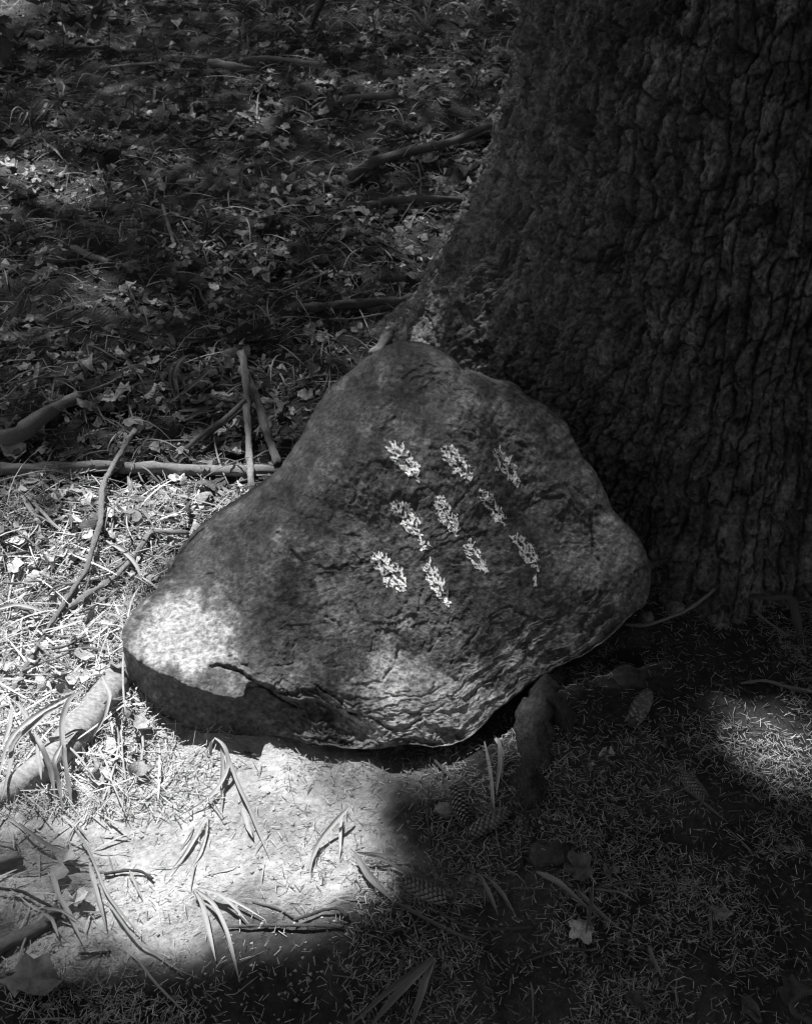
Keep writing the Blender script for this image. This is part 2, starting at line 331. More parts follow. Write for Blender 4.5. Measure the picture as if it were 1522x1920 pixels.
# painted marks: strokes traced one by one (coordinates in the scale of an enlargement: origin and factor)
Z1, Z2, Z3, Z4 = (680, 810, 8.953), (810, 810, 8.01), (680, 920, 7.61), (780, 970, 5.854)
MARKS = [
 (Z1, "460,160 520,220;545,190 560,260 500,250;415,260 450,310 530,270;450,320 570,370;560,270 600,280 660,320;670,200 690,280 650,320;590,400 650,400 740,390 770,340;490,430 560,430 640,470 650,500;530,480 560,500;570,540 610,540 650,510 700,500;730,460 830,435;740,480 820,460;780,510 820,500 910,520;780,540 830,570 880,540 920,545;620,580 700,560 740,580;650,610 700,600;690,640 740,620 760,650 790,680;900,590 960,580;910,610 940,650 930,690;800,640 850,610 890,640;740,690 790,700 760,740;800,710 830,730 880,690 930,700;930,710 890,750;950,790 940,830"),
 (Z2, "200,210 210,260;290,220 340,250 300,280;140,285 200,320 240,340;180,330 230,380 330,400;240,300 270,330 250,370;180,420 240,440 300,420 360,440;340,260 380,300 400,380;330,370 410,390 430,440;250,490 300,510;290,440 340,460 360,500;320,550 380,540 430,580;340,600 400,590 420,630;460,390 470,460 500,530;490,450 520,550;570,520 560,600;520,560 530,640 590,620;440,650 500,630 560,680;490,690 520,660;600,660 580,730;550,690 580,720;370,590 330,620;270,250 310,300 360,320"),
 (Z2, "930,275 1000,310;1020,235 1010,290 960,330;935,345 960,380 1030,370;985,400 1020,470 1010,540;1040,340 1080,320 1080,380;1060,390 1110,360 1100,430;1130,400 1150,490;1170,420 1150,460;1190,390 1170,400;1080,490 1120,520 1140,610;1040,550 1050,590 1110,620;1050,550 1110,560;1200,480 1190,540;1220,500 1225,590;1240,490 1270,540 1240,560;1150,630 1200,660;1140,650 1140,710;1170,690 1200,710;1245,600 1225,680 1240,780;1220,710 1250,810;1260,680 1240,740;1290,730 1320,740;1300,770 1280,830;955,570 1000,575"),
 (Z3, "400,185 460,220;440,170 500,200;490,170 560,190;430,230 490,240 490,270;440,260 450,320;560,195 610,215 610,360;640,200 650,250;450,300 510,300;470,340 550,380;500,320 540,280;540,230 545,300;650,290 700,270;640,310 660,270;560,390 620,380;700,310 740,390;670,340 700,370;570,420 600,460 660,440;550,470 620,480;680,400 740,410 700,450;620,450 700,470;600,520 680,530 720,490;620,550 700,560;780,390 820,480;770,460 770,510;640,580 720,600 800,610;740,550 800,560 810,620;720,620 820,630 850,630;810,640 830,700;830,700 840,770 880,820;880,730 860,780;930,750 950,780;890,790 870,830;850,840 840,860"),
 (Z3, "1060,130 1100,100 1160,100;1070,110 1070,170 1120,180;1030,150 1060,200;1015,210 1080,240 1110,270;1110,140 1170,150 1190,210;1140,190 1180,240 1150,250;1060,250 1110,270;1210,180 1220,240;1240,210 1245,270;1220,290 1240,340;1070,320 1130,310 1190,330;1080,350 1150,350;1190,320 1240,400;1110,390 1180,380;1100,430 1150,440 1180,430;1150,480 1230,490;1190,450 1200,490;1270,330 1270,400;1330,360 1330,440;1300,410 1340,430;1250,440 1290,470;1330,457 1300,475 1300,505 1330,523 1360,505 1360,475 1330,457;1220,540 1240,580 1300,580;1250,530 1230,520;1290,550 1340,570 1330,640;1310,600 1340,650;1350,575 1390,550;1330,520 1330,570"),
 (Z2, "710,880 790,900 760,920;835,890 830,1000;730,990 790,985 810,1030;905,940 860,1010;915,990 890,1060;810,1030 890,1060;850,1000 850,1040;778,1080 785,1085;800,1110 850,1130 910,1180;950,1050 950,1110;950,1130 970,1180;1035,1140 980,1250;970,1150 990,1170;880,1260 910,1230 960,1260;910,1290 950,1300;1045,1190 1070,1290;960,1340 1040,1340 1090,1400;1000,1290 1040,1280 1030,1330;1070,1290 1110,1300;950,1320 980,1300"),
 (Z3, "180,900 190,940 240,960;140,950 190,990 140,1015;270,880 280,940;220,910 260,950;240,960 310,970 340,1010;200,990 240,1010 230,1060;330,940 340,980;380,970 370,1040;290,1000 360,1050;230,1060 270,1110 290,1150;180,1115 240,1115 270,1140;260,1160 300,1210 350,1180;300,1060 330,1090 420,1170;350,1090 420,1110;430,1050 430,1070;495,1030 500,1110 520,1150;400,1130 470,1150 500,1130;420,1170 470,1250 560,1310;560,1100 550,1180 570,1240 610,1250;290,1260 350,1280 380,1240;300,1300 350,1310 350,1380;350,1240 360,1300;400,1280 440,1300 430,1340;410,1370 460,1330;610,1250 600,1350;500,1340 580,1340;480,1390 530,1440 590,1390;530,1370 600,1370;600,1420 560,1430"),
 (Z3, "965,960 950,1070;870,1130 930,1110 940,1060;900,1150 960,1160 990,1130;970,1100 990,1130;1030,1110 1060,1140 1030,1170;910,1190 940,1230 990,1230;990,1160 1000,1230;1050,1180 1080,1230;895,1270 950,1280 990,1300;1000,1240 1020,1290;960,1340 1000,1330;970,1390 1040,1400;1030,1300 1080,1330;1040,1250 1060,1300;1100,1250 1090,1340;1160,1280 1140,1350;1120,1310 1130,1380;1020,1400 1060,1450;1070,1370 1080,1440;1040,1450 1080,1440;1060,1490 1070,1500;1130,1400 1150,1430;1160,1460 1210,1460 1200,1490;1090,1520 1120,1540;1160,1530 1200,1540 1180,1580;1160,1600 1220,1610 1250,1600;1200,1560 1180,1600;1220,1640 1230,1660;1110,1480 1100,1460"),
 (Z4, "600,230 600,300;565,290 575,310;640,280 610,330;590,300 610,350;525,318 560,345 600,345;550,370 590,385;550,400 600,415;565,440 600,455;630,350 680,430 720,470;680,350 700,385;615,480 640,520;660,515 680,520;655,555 695,565;715,470 730,560;760,490 740,540;730,500 760,520;740,550 760,595;760,570 785,592;710,540 720,560"),
 (Z4, "1040,215 1060,230;1110,180 1100,230;1090,200 1110,260;1060,270 1110,270 1110,300;1150,220 1190,240 1170,270;1140,230 1140,260;1160,270 1190,290;1120,310 1150,340 1190,390;1190,310 1250,300 1260,340;1190,330 1230,340 1220,370;1250,290 1300,370;1180,380 1250,390 1300,380;1140,380 1160,430;1170,410 1210,430;1260,400 1280,440;1300,400 1330,460;1190,460 1230,450 1250,490;1210,490 1260,500 1290,480;1300,440 1310,490;1280,545 1320,530 1340,560;1330,570 1340,600;1305,650 1310,690;1305,690 1310,740"),
]
for mi, ((ox, oy, k), txt) in enumerate(MARKS):
    st = [[(ox + float(a.split(',')[0]) / k, oy + float(a.split(',')[1]) / k) for a in s.split()] for s in txt.split(';')]
    al = np.array([p for s in st for p in s]); lo = al.min(0) - 5; hi = al.max(0) + 5
    step = 0.7
    cen = al - al.mean(0); ax_ = np.linalg.svd(cen, full_matrices=False)[2][0]; ax_ = ax_ * np.sign(ax_[1]); rb = random.Random(900 + mi); barbs = []
    for p in [((1 - w) * a_[0] + w * b_[0], (1 - w) * a_[1] + w * b_[1]) for q_ in st for a_, b_ in zip(q_[:-1], q_[1:]) for w in (.15, .55, .95)]:
        an = math.atan2(ax_[1], ax_[0]) + rb.choice((-1, 1)) * rb.uniform(.15, .8); ln = rb.uniform(2.5, 6.5)
        barbs.append([p, (p[0] - ln * math.cos(an), p[1] - ln * math.sin(an))])
    gx, gy = np.meshgrid(np.arange(lo[0], hi[0], step), np.arange(lo[1], hi[1], step))
    cxx, cyy = gx[:-1, :-1] + step / 2, gy[:-1, :-1] + step / 2
    d = np.full(cxx.shape, 1e9)
    for s in st: d = np.minimum(d, polydist(cxx + 1.1 * vn(cxx / 2.4, cyy / 2.4, seed=71), cyy + 1.1 * vn(cxx / 2.4, cyy / 2.4, seed=72), s))
    db = np.full(cxx.shape, 1e9)
    for q_ in barbs: db = np.minimum(db, polydist(cxx, cyy, q_))
    keep = (db < .75 + .5 * vn(cxx / 2, cyy / 2, seed=473 + mi)) | (d < 1.35 + 1.0 * fbm(cxx / 6, cyy / 6, octv=2, seed=73 + mi) + .7 * vn(cxx / 1.7, cyy / 1.7, seed=273 + mi)) | ((d < 5) & (fbm(cxx / 2.4, cyy / 2.4, octv=2, seed=173 + mi) > .85))
    keep &= fbm(cxx / 1.6, cyy / 1.6, octv=2, seed=373 + mi) > -.85
    n0 = gx.shape; vid = -np.ones(n0, int); vv = []; qd = []
    for j, i in np.argwhere(keep):
        ids = []
        for a, b in ((j, i), (j + 1, i), (j + 1, i + 1), (j, i + 1)):
            if vid[a, b] < 0:
                h = on_rock(gx[a, b], gy[a, b])
                if h[0] is None: break
                dv = Vector(CAM) - h[0]; vid[a, b] = len(vv); vv.append(h[0] + dv.normalized() * .0012)
            ids.append(vid[a, b])
        if len(ids) == 4: qd.append(ids)
    under(link('painted_mark', mesh_np('painted_mark', np.array(vv), np.array(qd)), M_paint), root)

# ------------------------------------------------------------------ spruce tree: trunk, limbs, crown (the crown is above the frame and shades the place)
TC = np.array([.74, 2.28])
tz = np.concatenate([np.linspace(-.12, 1.1, 420), np.linspace(1.14, 9.5, 60)])
th = np.concatenate([np.linspace(math.radians(135), math.radians(300), 700, endpoint=False), np.linspace(math.radians(300), math.radians(495), 90, endpoint=False)])
TH, TZ = np.meshgrid(th, tz)
zf = [-.12, 0, .1, .25, .5, .95, 1.5, 4, 9.5]; rf = np.interp(TZ, zf, [.70, .64, .59, .555, .515, .475, .46, .42, .22])
rl = np.interp(TZ, [-.12, 0, .1, .22, .38, .55, .71, .95, 1.5, 4, 9.5], [.92, .85, .79, .735, .655, .585, .54, .488, .465, .42, .22])
lob = np.clip(np.cos(TH - math.radians(172)), 0, 1) ** 3
R = rf + (rl - rf) * lob
low = np.exp(-np.clip(TZ, 0, None) / .35)
R = R * (1 + .05 * low * np.cos(TH * 7 + .8) + .03 * low * np.cos(TH * 11 + 2 + TZ * 3) + .012 * fbm(TH * 3, TZ * 2.5, octv=3, seed=81))
R = R + .05 * np.exp(-((TH - math.radians(288)) / .16) ** 2) * np.exp(-np.clip(TZ, 0, None) / .12)
U = TH * .62; V = TZ
fine = sstep(.55, .15, TZ) * lob ** .5
wu = .011 * fbm(U * 18, V * 14, octv=5, seed=83, gain=.6); wv = .016 * fbm(U * 18, V * 14, octv=5, seed=84, gain=.6)
def plates(su, sv_, seed, keep_h=.65):
    """bark shingles: wavering vertical furrows, each strip broken across at its own heights"""
    uu = (U + wu) / su + .9 * fbm(U * 7, V * 1.6, octv=2, seed=seed + 7); c = np.floor(uu); fu = uu - c; z0 = np.zeros_like(c)
    vv = (V + wv) / sv_ * (.6 + .9 * _hash(c, z0, z0, seed)) + 17 * _hash(c, z0 + 1, z0, seed) + .5 * (fu - .5) * (_hash(c, z0 + 4, z0, seed) - .5); r = np.floor(vv); fv = vv - r
    h1 = _hash(c, r, z0 + 2, seed); h2 = _hash(c, r, z0 + 3, seed); up = _hash(c, r + 1, z0 + 5, seed); dn_ = _hash(c, r, z0 + 5, seed)
    vert = np.minimum(fu, 1 - fu); hor = np.where(fv > .5, np.where(up < keep_h, 1 - fv, .5), np.where(dn_ < keep_h, fv, .5))
    edge = np.minimum(sstep(0, .11, vert), sstep(0, .08, hor))
    return h1 + .7 * (h2 - .5) * (fu - .5) - (.1 + .8 * h1) * (fv - .5), edge, h2
hA, cA, idA = plates(.040, .056, 85, .8); hB, cB, idB = plates(.0155, .020, 87, .85)
UW, VW = U + 1.6 * wu, V + 1.6 * wv
fl = fbm(UW * 13, VW * 8, octv=4, seed=88, gain=.55)
flk = fbm(U * 9, V * 5, octv=3, seed=92)
fis = np.abs(fbm(UW * 15 + .4 * fbm(V * 9, U * 4, seed=96), VW * 2.6, octv=3, seed=89)); fis = 1 - sstep(.0, .13, fis)
fis2 = np.abs(fbm(UW * 34, VW * 7, octv=2, seed=97)); fis2 = 1 - sstep(.0, .12, fis2)
hb = .016 * terr(fl, 3.2) * (1 - .35 * fine) + (.010 * hA + .012 * (cA - 1)) * (1 - .6 * fine) + (.0042 * hB + .0045 * (cB - 1)) * (.8 + 1.1 * fine)
hb = hb - .011 * fis * (1 - .4 * fine) - .003 * fis2 + .0028 * fbm(U * 70, V * 70, octv=3, seed=90, gain=.65) - .006 * sstep(.30, .33, flk)
R = R + hb * 1.15
tt = (.10 + .08 * idA + .045 * idB) * (1 + .45 * fbm(U * 30, V * 24, octv=4, seed=91)) * (.7 + .3 * cA) + .06 * np.clip(np.cos(TH - math.radians(185)), 0, 1) ** 2 * sstep(1.1, .1, TZ) * sstep(-.5, .5, fbm(U * 12, V * 12, octv=3, seed=94)) + .05 * sstep(.28, .6, fbm(U * 9, V * 6, octv=4, seed=93)) * sstep(0, .4, fbm(U * 60, V * 60, octv=3, seed=95))  # bark tones; foot of the left flank lightened as if lit from that side
TV = np.stack([TC[0] + R * np.cos(TH), TC[1] + R * np.sin(TH), TZ + .3 * hb], -1)
n1, n2 = TH.shape
idx = np.arange(n1 * n2).reshape(n1, n2); idx = np.concatenate([idx, idx[:, :1]], 1)
tree = empty('spruce_tree', (TC[0], TC[1], 0), 'massive old tree trunk with cracked scaly bark, standing right behind the boulder', 'tree')
under(link('trunk', mesh_np('trunk', TV.reshape(-1, 3), gridquads(idx), attrs={'tone': np.clip(tt, .015, .3).ravel()}), M_bark), tree)

def tube(pts, rad, sides=8, seed=0, rough=.12, cap=True, sub=4, taper=None, twist=0.0):
    """a bent, slightly knobbly round rod; pts (n,3), rad scalar or list"""
    pts = np.asarray(pts, float); n = len(pts)
    rad = np.interp(np.linspace(0, 1, n), np.linspace(0, 1, len(np.atleast_1d(rad))), np.atleast_1d(rad))
    d = np.r_[0, np.cumsum(np.linalg.norm(np.diff(pts, axis=0), axis=1))]
    m = max(3, (n - 1) * sub + 1); u = np.linspace(0, d[-1], m)
    P = np.stack([np.interp(u, d, pts[:, k]) for k in range(3)], -1); Rr = np.interp(u, d, rad)
    for k in range(2 * sub // 3 + 1):
        P[1:-1] = (P[:-2] + 2 * P[1:-1] + P[2:]) / 4
    t = np.gradient(P, axis=0); t /= np.linalg.norm(t, axis=1)[:, None] + 1e-9
    ref = np.array([0.13, .21, .97]); a = np.cross(t, ref); bad = np.linalg.norm(a, axis=1) < .2
    a[bad] = np.cross(t[bad], np.array([1., 0, 0])); a /= np.linalg.norm(a, axis=1)[:, None]; b = np.cross(t, a)
    an = np.linspace(0, 2 * math.pi, sides, endpoint=False)
    AA, UU = np.meshgrid(an, u)
    rr = Rr[:, None] * (1 + rough * fbm(np.cos(AA) * 1.3 + seed, np.sin(AA) * 1.3, UU / (Rr.mean() * 3 + 1e-6), octv=3, seed=seed + 5))
    rr = rr * (1 + .5 * rough * fbm(np.cos(AA) * 4 + seed, np.sin(AA) * 4, UU / (Rr.mean() * 1.2 + 1e-6), octv=2, seed=seed + 9))
    if sides >= 20: rr = rr * (1 + .28 * rough * fbm(np.cos(AA) * 7 + seed, np.sin(AA) * 7, UU / (Rr.mean() * .9), octv=4, seed=seed + 19, gain=.65))
    rk = np.random.default_rng(seed + 3)
    for _ in range(int(1 + d[-1] / (Rr.mean() * 16))):
        ku, ka, kr = rk.uniform(0, d[-1]), rk.uniform(0, 6.28), Rr.mean() * rk.uniform(.6, 1.3)
        da = np.abs((AA - ka + math.pi) % (2 * math.pi) - math.pi); rr = rr * (1 + rk.uniform(.15, .55) * np.exp(-((UU - ku) / kr) ** 2 - (da / .55) ** 2))
    Vv = P[:, None] + rr[..., None] * (np.cos(AA)[..., None] * a[:, None] + np.sin(AA)[..., None] * b[:, None])
    Vv[0] -= t[0] * (Rr[0] * 1.1 * rk.uniform(0, 1, sides) ** 2)[:, None]; Vv[-1] += t[-1] * (Rr[-1] * 1.1 * rk.uniform(0, 1, sides) ** 2)[:, None]
    idx = np.arange(m * sides).reshape(m, sides); idx = np.concatenate([idx, idx[:, :1]], 1)
    qd = gridquads(idx); V2 = Vv.reshape(-1, 3); uv = np.stack([AA / 6.283, UU / .25], -1).reshape(-1, 2)
    tr = []
    if cap:
        for e, row in ((0, 0), (1, m - 1)):
            ci = len(V2); V2 = np.vstack([V2, (P[row] + (t[row] * (-1 if e == 0 else 1)) * Rr[row] * .15)[None]]); uv = np.vstack([uv, [[.5, u[row] / .25]]])
            for s in range(sides):
                a_, b_ = idx[row, s], idx[row, s + 1]; tr.append((ci, b_, a_) if e == 0 else (ci, a_, b_))
    return V2, qd, np.array(tr, int).reshape(-1, 3), uv
def tube_me(name, *a, **k):
    V2, qd, tr, uv = tube(*a, **k); return mesh_np(name, V2, qd, tr if len(tr) else None, uv=uv)

for k in range(11):
    a = k * 2.4; z = 4.4 + .45 * k; L_ = 4.6 - .25 * k
    p0 = np.array([TC[0], TC[1], z]); dr = np.array([math.cos(a), math.sin(a), 0])
    pts = [p0 + dr * L_ * s + np.array([0, 0, .5 * s - .9 * s * s]) for s in np.linspace(0, 1, 6)]
    under(link('limb', tube_me('limb', pts, [.09, .02], 7, k), M_bark), tree)

# light that gets through the crown: transmission over the ground, looked up along the sun
GS = .02; gx0, gy0, gw, ghh = -3.2, -.6, 330, 400
def to_plane(P): P = np.asarray(P, float); return P - SUN * (P[..., 2:3] / SUN[2])
TM = np.zeros((ghh, gw))
cx_, cy_ = np.meshgrid(gx0 + (np.arange(gw) + .5) * GS, gy0 + (np.arange(ghh) + .5) * GS)
def inpoly(poly):
    r = np.zeros(cx_.shape, bool); n = len(poly)
    for i in range(n):
        (x0, y0), (x1, y1) = poly[i][:2], poly[(i + 1) % n][:2]
        c = ((y0 > cy_) != (y1 > cy_)) & (cx_ < (x1 - x0) * (cy_ - y0) / (y1 - y0 + 1e-12) + x0); r ^= c
    return r
def blur(a, n):
    for k in range(n):
        a = (np.roll(a, 1, 0) + a * 2 + np.roll(a, -1, 0)) / 4; a = (np.roll(a, 1, 1) + a * 2 + np.roll(a, -1, 1)) / 4
    return a
TM[:] = .002 + .11 * sstep(1.9, 2.4, cy_) * (1 + .6 * fbm(cx_ * 2.2, cy_ * 2.2, octv=3, seed=101))
def lit(poly, val, soft, plane_z=None, P=None):
    global TM
    pp = np.array([(0, 0)] if poly is None else poly, float)
    if P is None: P = on_ground(pp[:, 0], pp[:, 1]) if plane_z is None else CAM + ray(pp[:, 0], pp[:, 1]) * ((1.5 - plane_z) / -ray(pp[:, 0], pp[:, 1])[:, 2])[:, None]
    m = blur(inpoly(to_plane(P)).astype(float), soft)
    TM = TM * (1 - m) + val * m
def spot(x, y, rx_, ry_, val, z=0.0, soft=2):
    a = np.linspace(0, 2 * math.pi, 20, endpoint=False)
    lit(np.stack([x + rx_ * np.cos(a), y + ry_ * np.sin(a)], -1), val, soft, z)
# boulder and the ground around it
fp = to_plane(FR[::4, ::4].reshape(-1, 3)); fm = np.zeros_like(TM)
fm[np.clip(((fp[:, 1] - gy0) / GS).astype(int), 0, ghh - 1), np.clip(((fp[:, 0] - gx0) / GS).astype(int), 0, gw - 1)] = 1
for k in range(1): fm = np.maximum.reduce([fm, np.roll(fm, 1, 0), np.roll(fm, -1, 0), np.roll(fm, 1, 1), np.roll(fm, -1, 1)])
TM = TM * (1 - fm) + .30 * fm
lit([(-80,905),(150,905),(250,870),(330,862),(520,868),(535,892),(400,1010),(300,1100),(250,1180),(262,1290),(330,1385),(420,1385),(560,1395),(630,1435),(710,1500),(738,1610),(715,1700),(615,1750),(480,1780),(385,1800),(150,1775),(70,1640),(-80,1560)], 1.0, 2)
lit([(-80,1540),(130,1540),(170,1700),(160,1830),(-80,1860)], .16, 3)
lit([(-80,895),(190,905),(150,990),(-80,1010)], .35, 2)
spot(345, 1205, 130, 85, 1.0, .125); spot(850, 1280, 180, 80, .45, .1); spot(755, 1255, 95, 75, .85, .11); spot(1445, 1390, 95, 62, 1.0); spot(1510, 1425, 60, 45, .8); spot(1370, 1350, 60, 40, .12)
spot(935, 1455, 70, 60, .16); spot(630, 1450, 60, 40, .3); spot(480, 240, 50, 22, .9); spot(50, 372, 130, 48, .85); spot(0, 40, 110, 55, .95)
spot(690, 700, 90, 50, .25); spot(785, 500, 60, 40, .25); spot(880, 565, 110, 110, .5, .3); spot(200, 760, 160, 40, .10); spot(560, 600, 220, 60, .06); spot(300, 230, 200, 40, .10)
KL = 6.2
def leafmesh(P, size, rng, flat=.55, aspect=.6):
    n = len(P)
    az = rng.uniform(0, 2 * math.pi, n); ti = rng.normal(0, flat, n); t2 = rng.normal(0, flat, n)
    a = np.stack([np.cos(az) * np.cos(ti), np.sin(az) * np.cos(ti), np.sin(ti)], -1)
    b = np.stack([-np.sin(az) * np.cos(t2), np.cos(az) * np.cos(t2), np.sin(t2)], -1)
    s = size * rng.uniform(.7, 1.3, n)[:, None]
    v = np.stack([P - a * s * .5, P + b * s * aspect * .5 - a * s * .1, P + a * s * .5, P - b * s * aspect * .5 + a * s * .08], 1).reshape(-1, 3)
    return v, np.arange(4 * n).reshape(n, 4)
rng = np.random.default_rng(5)
GA = (-3.2, 3.4, -.6, 7.4); area = (GA[1] - GA[0]) * (GA[3] - GA[2])
allP = []
for lsz, fine_, near_ in ((.12, False, None), (.065, True, False), (.042, True, True)):
    n = int(KL * area / (lsz ** 2 * .3 * .85) * (1 if fine_ else 1.7))
    G = np.stack([rng.uniform(GA[0], GA[1], n), rng.uniform(GA[2], GA[3], n)], -1)
    ii = np.clip(((G[:, 1] - gy0) / GS).astype(int), 0, ghh - 1); jj = np.clip(((G[:, 0] - gx0) / GS).astype(int), 0, gw - 1)
    tm = np.clip(TM[ii, jj], .002, 1.0)
    kk = (rng.uniform(0, 1, n) < -np.log(tm) / KL) & ((tm > .025) == fine_)
    if near_ is not None: kk &= (G[:, 1] < 1.75) == near_
    hz = rng.uniform(5.0, 9.0, n)
    allP.append(leafmesh((np.c_[G, np.zeros(n)] + SUN * (hz / SUN[2])[:, None])[kk], lsz, rng, .45))
v = np.vstack([p[0] for p in allP]); qd = np.arange(len(v)).reshape(-1, 4)
co = under(link('crown', mesh_np('crown', v, qd, smooth=False), M_foliage), tree); co['kind'] = 'stuff'
# unseen foliage of the wood, added to dim the sky, opened at left
n = 26000
a = rng.uniform(0, 2 * math.pi, n); a = a[(rng.uniform(0, 1, n) > .95 * np.exp(-((a - 3.0) / .75) ** 2))]; n = len(a); rr = rng.uniform(7.5, 10.5, n); z = rng.uniform(.4, 13, n) 
P1 = np.stack([rr * np.cos(a), 2 + rr * np.sin(a), z], -1)
n = 9000
r2 = np.sqrt(rng.uniform(0, 1, n)) * 11; a2 = rng.uniform(0, 2 * math.pi, n)
P2 = np.stack([r2 * np.cos(a2), 1 + r2 * np.sin(a2), rng.uniform(9, 12, n)], -1)
gg = to_plane(P2); P2 = P2[(gg[:, 0] < -3.2) | (gg[:, 0] > 3.4) | (gg[:, 1] < -.6) | (gg[:, 1] > 7.4)]
gg = to_plane(P1); P1 = P1[~((gg[:, 0] > -3.2) & (gg[:, 0] < 3.4) & (gg[:, 1] > -.6) & (gg[:, 1] < 7.4))]
v, qd = leafmesh(np.vstack([P1, P2]), .45, rng, .8, .7)
link('unseen_foliage', mesh_np('unseen_foliage', v, qd, smooth=False), M_foliage, label='unseen foliage of the surrounding wood, added to shade the place and opened at the left', cat='foliage', kind='stuff')

# ------------------------------------------------------------------ litter that nobody could count: needles, crumbs of earth, dead leaves, strands
def free(x, y):                         # not under the boulder, not inside the trunk
    return (((x - .0) / .36) ** 2 + ((y - 1.62) / .22) ** 2 > 1) & (np.hypot(x - TC[0], y - TC[1]) > .62)
def frames(n, rng, tilt):
    az = rng.uniform(0, 2 * math.pi, n); ti = rng.normal(0, tilt, n)
    return np.stack([np.cos(az) * np.cos(ti), np.sin(az) * np.cos(ti), np.sin(ti)], -1)
def needles(x, y, rng, l0, l1, w, bend, tone, lift=.002, tilt=.16):
    n = len(x); a = frames(n, rng, tilt); L_ = rng.uniform(l0, l1, n)[:, None]
    side = np.cross(a, np.array([0, 0, 1.])); side /= np.linalg.norm(side, axis=1)[:, None] + 1e-9; upv = np.cross(side, a)
    C = np.stack([x, y, gh(x, y) + lift + rng.exponential(.0022, n) + np.abs(a[:, 2]) * L_[:, 0] * .5], -1)
    V_ = []; ws = w * rng.uniform(.7, 1.3, n)[:, None]
    for s, k in ((-.5, .8), (.5, .6)):
        c = C + a * L_ * s
        for q in range(3):
            an = q * 2.0944 + .5; V_.append(c + ws * k * (side * math.cos(an) + upv * math.sin(an) * .8))
    V_ = np.stack(V_, 1).reshape(-1, 3)
    base = np.array([(q, (q + 1) % 3, 3 + (q + 1) % 3, 3 + q) for q in range(3)])
    return V_, (np.arange(n)[:, None, None] * 6 + base).reshape(-1, 4), np.repeat(tone, 6)
def join(parts):
    vs_, qs, ts, o = [], [], [], 0
    for v, q, t in parts: vs_.append(v); qs.append(q + o); ts.append(t); o += len(v)
    return np.vstack(vs_), np.vstack(qs), np.concatenate(ts)
rng = np.random.default_rng(21)
n = 100000; x = rng.uniform(-.95, 1.0, n); y = rng.uniform(.72, 1.85, n)
dn = sstep(-.28, .15, x + .1 * fbm(x * 5, y * 5, seed=110)) * .80 + .20
dn = np.maximum(dn, .9 * sstep(1.0, .9, y)) * (.18 + .82 * sstep(-.35, .3, fbm(x * 7, y * 7, octv=4, seed=111, gain=.6)))
bare = np.exp(-(((x - .30) / .16) ** 2 + ((y - 1.38) / .12) ** 2)); dn = dn * (1 - .8 * bare)
k = (rng.uniform(0, 1, n) < dn) & free(x, y); x, y = x[k], y[k]
tn = np.clip(.08 + .48 * rng.beta(1.1, 2.0, len(x)) + .12 * sstep(.0, -.3, x), .05, .62)
p1 = needles(x, y, rng, .006, .0165, .0008, .06, tn)
n = 30000; y = 1.65 + 4.9 * rng.uniform(0, 1, n) ** 1.25; x = rng.uniform(-1, 1, n) * (y * .36 + .30)
k = free(x, y); x, y = x[k], y[k]
tn = np.clip(.05 + .42 * rng.beta(1.1, 2.0, len(x)), .04, .5)
p2 = needles(x, y, rng, .012, .036, .0009, .14, tn, .010, .3)
n = 16000; x = rng.uniform(-1.15, -.28, n); y = rng.uniform(1.18, 2.0, n); k = free(x, y) & (x < -.33 + .1 * rng.normal(size=n)); x, y = x[k], y[k]
tn = np.clip(.16 + .46 * rng.beta(1.4, 1.3, len(x)), .1, .64)
p3 = needles(x, y, rng, .010, .036, .00095, .12, tn, .006, .28)
v, qd, tn = join([p1, p2, p3])
link('needle_litter', mesh_np('needle_litter', v, qd, attrs={'tone': tn}), M_needle, label='fallen conifer needles strewn thickly over the forest floor', cat='needles', kind='stuff')

n = 11000; x = rng.uniform(-1.0, 1.0, n); y = .72 + 1.4 * rng.uniform(0, 1, n); k = free(x, y); x, y = x[k], y[k]; n = len(x)
oc = np.array([(1, 0, 0), (-1, 0, 0), (0, 1, 0), (0, -1, 0), (0, 0, 1), (0, 0, -1)], float)
of = np.array([(0, 2, 4), (2, 1, 4), (1, 3, 4), (3, 0, 4), (2, 0, 5), (1, 2, 5), (3, 1, 5), (0, 3, 5)])
sz = np.minimum(rng.exponential(.0009, n) + .0006, .0024)
v = np.stack([x, y, gh(x, y) + sz * .2], -1)[:, None] + oc[None] * sz[:, None, None] * rng.uniform(.5, 1.5, (n, 6, 1)) * np.array([1.3, 1.3, .6])
tn = np.interp(x, [-.1, .3], [.30, .09]) * rng.uniform(.6, 1.3, n)
link('soil_crumbs', mesh_np('soil_crumbs', v.reshape(-1, 3), None, (np.arange(n)[:, None, None] * 6 + of).reshape(-1, 3), smooth=False, attrs={'tone': np.repeat(tn, 6)}), M_strand,
     label='loose crumbs of dry earth on the ground around the boulder', cat='soil', kind='stuff')

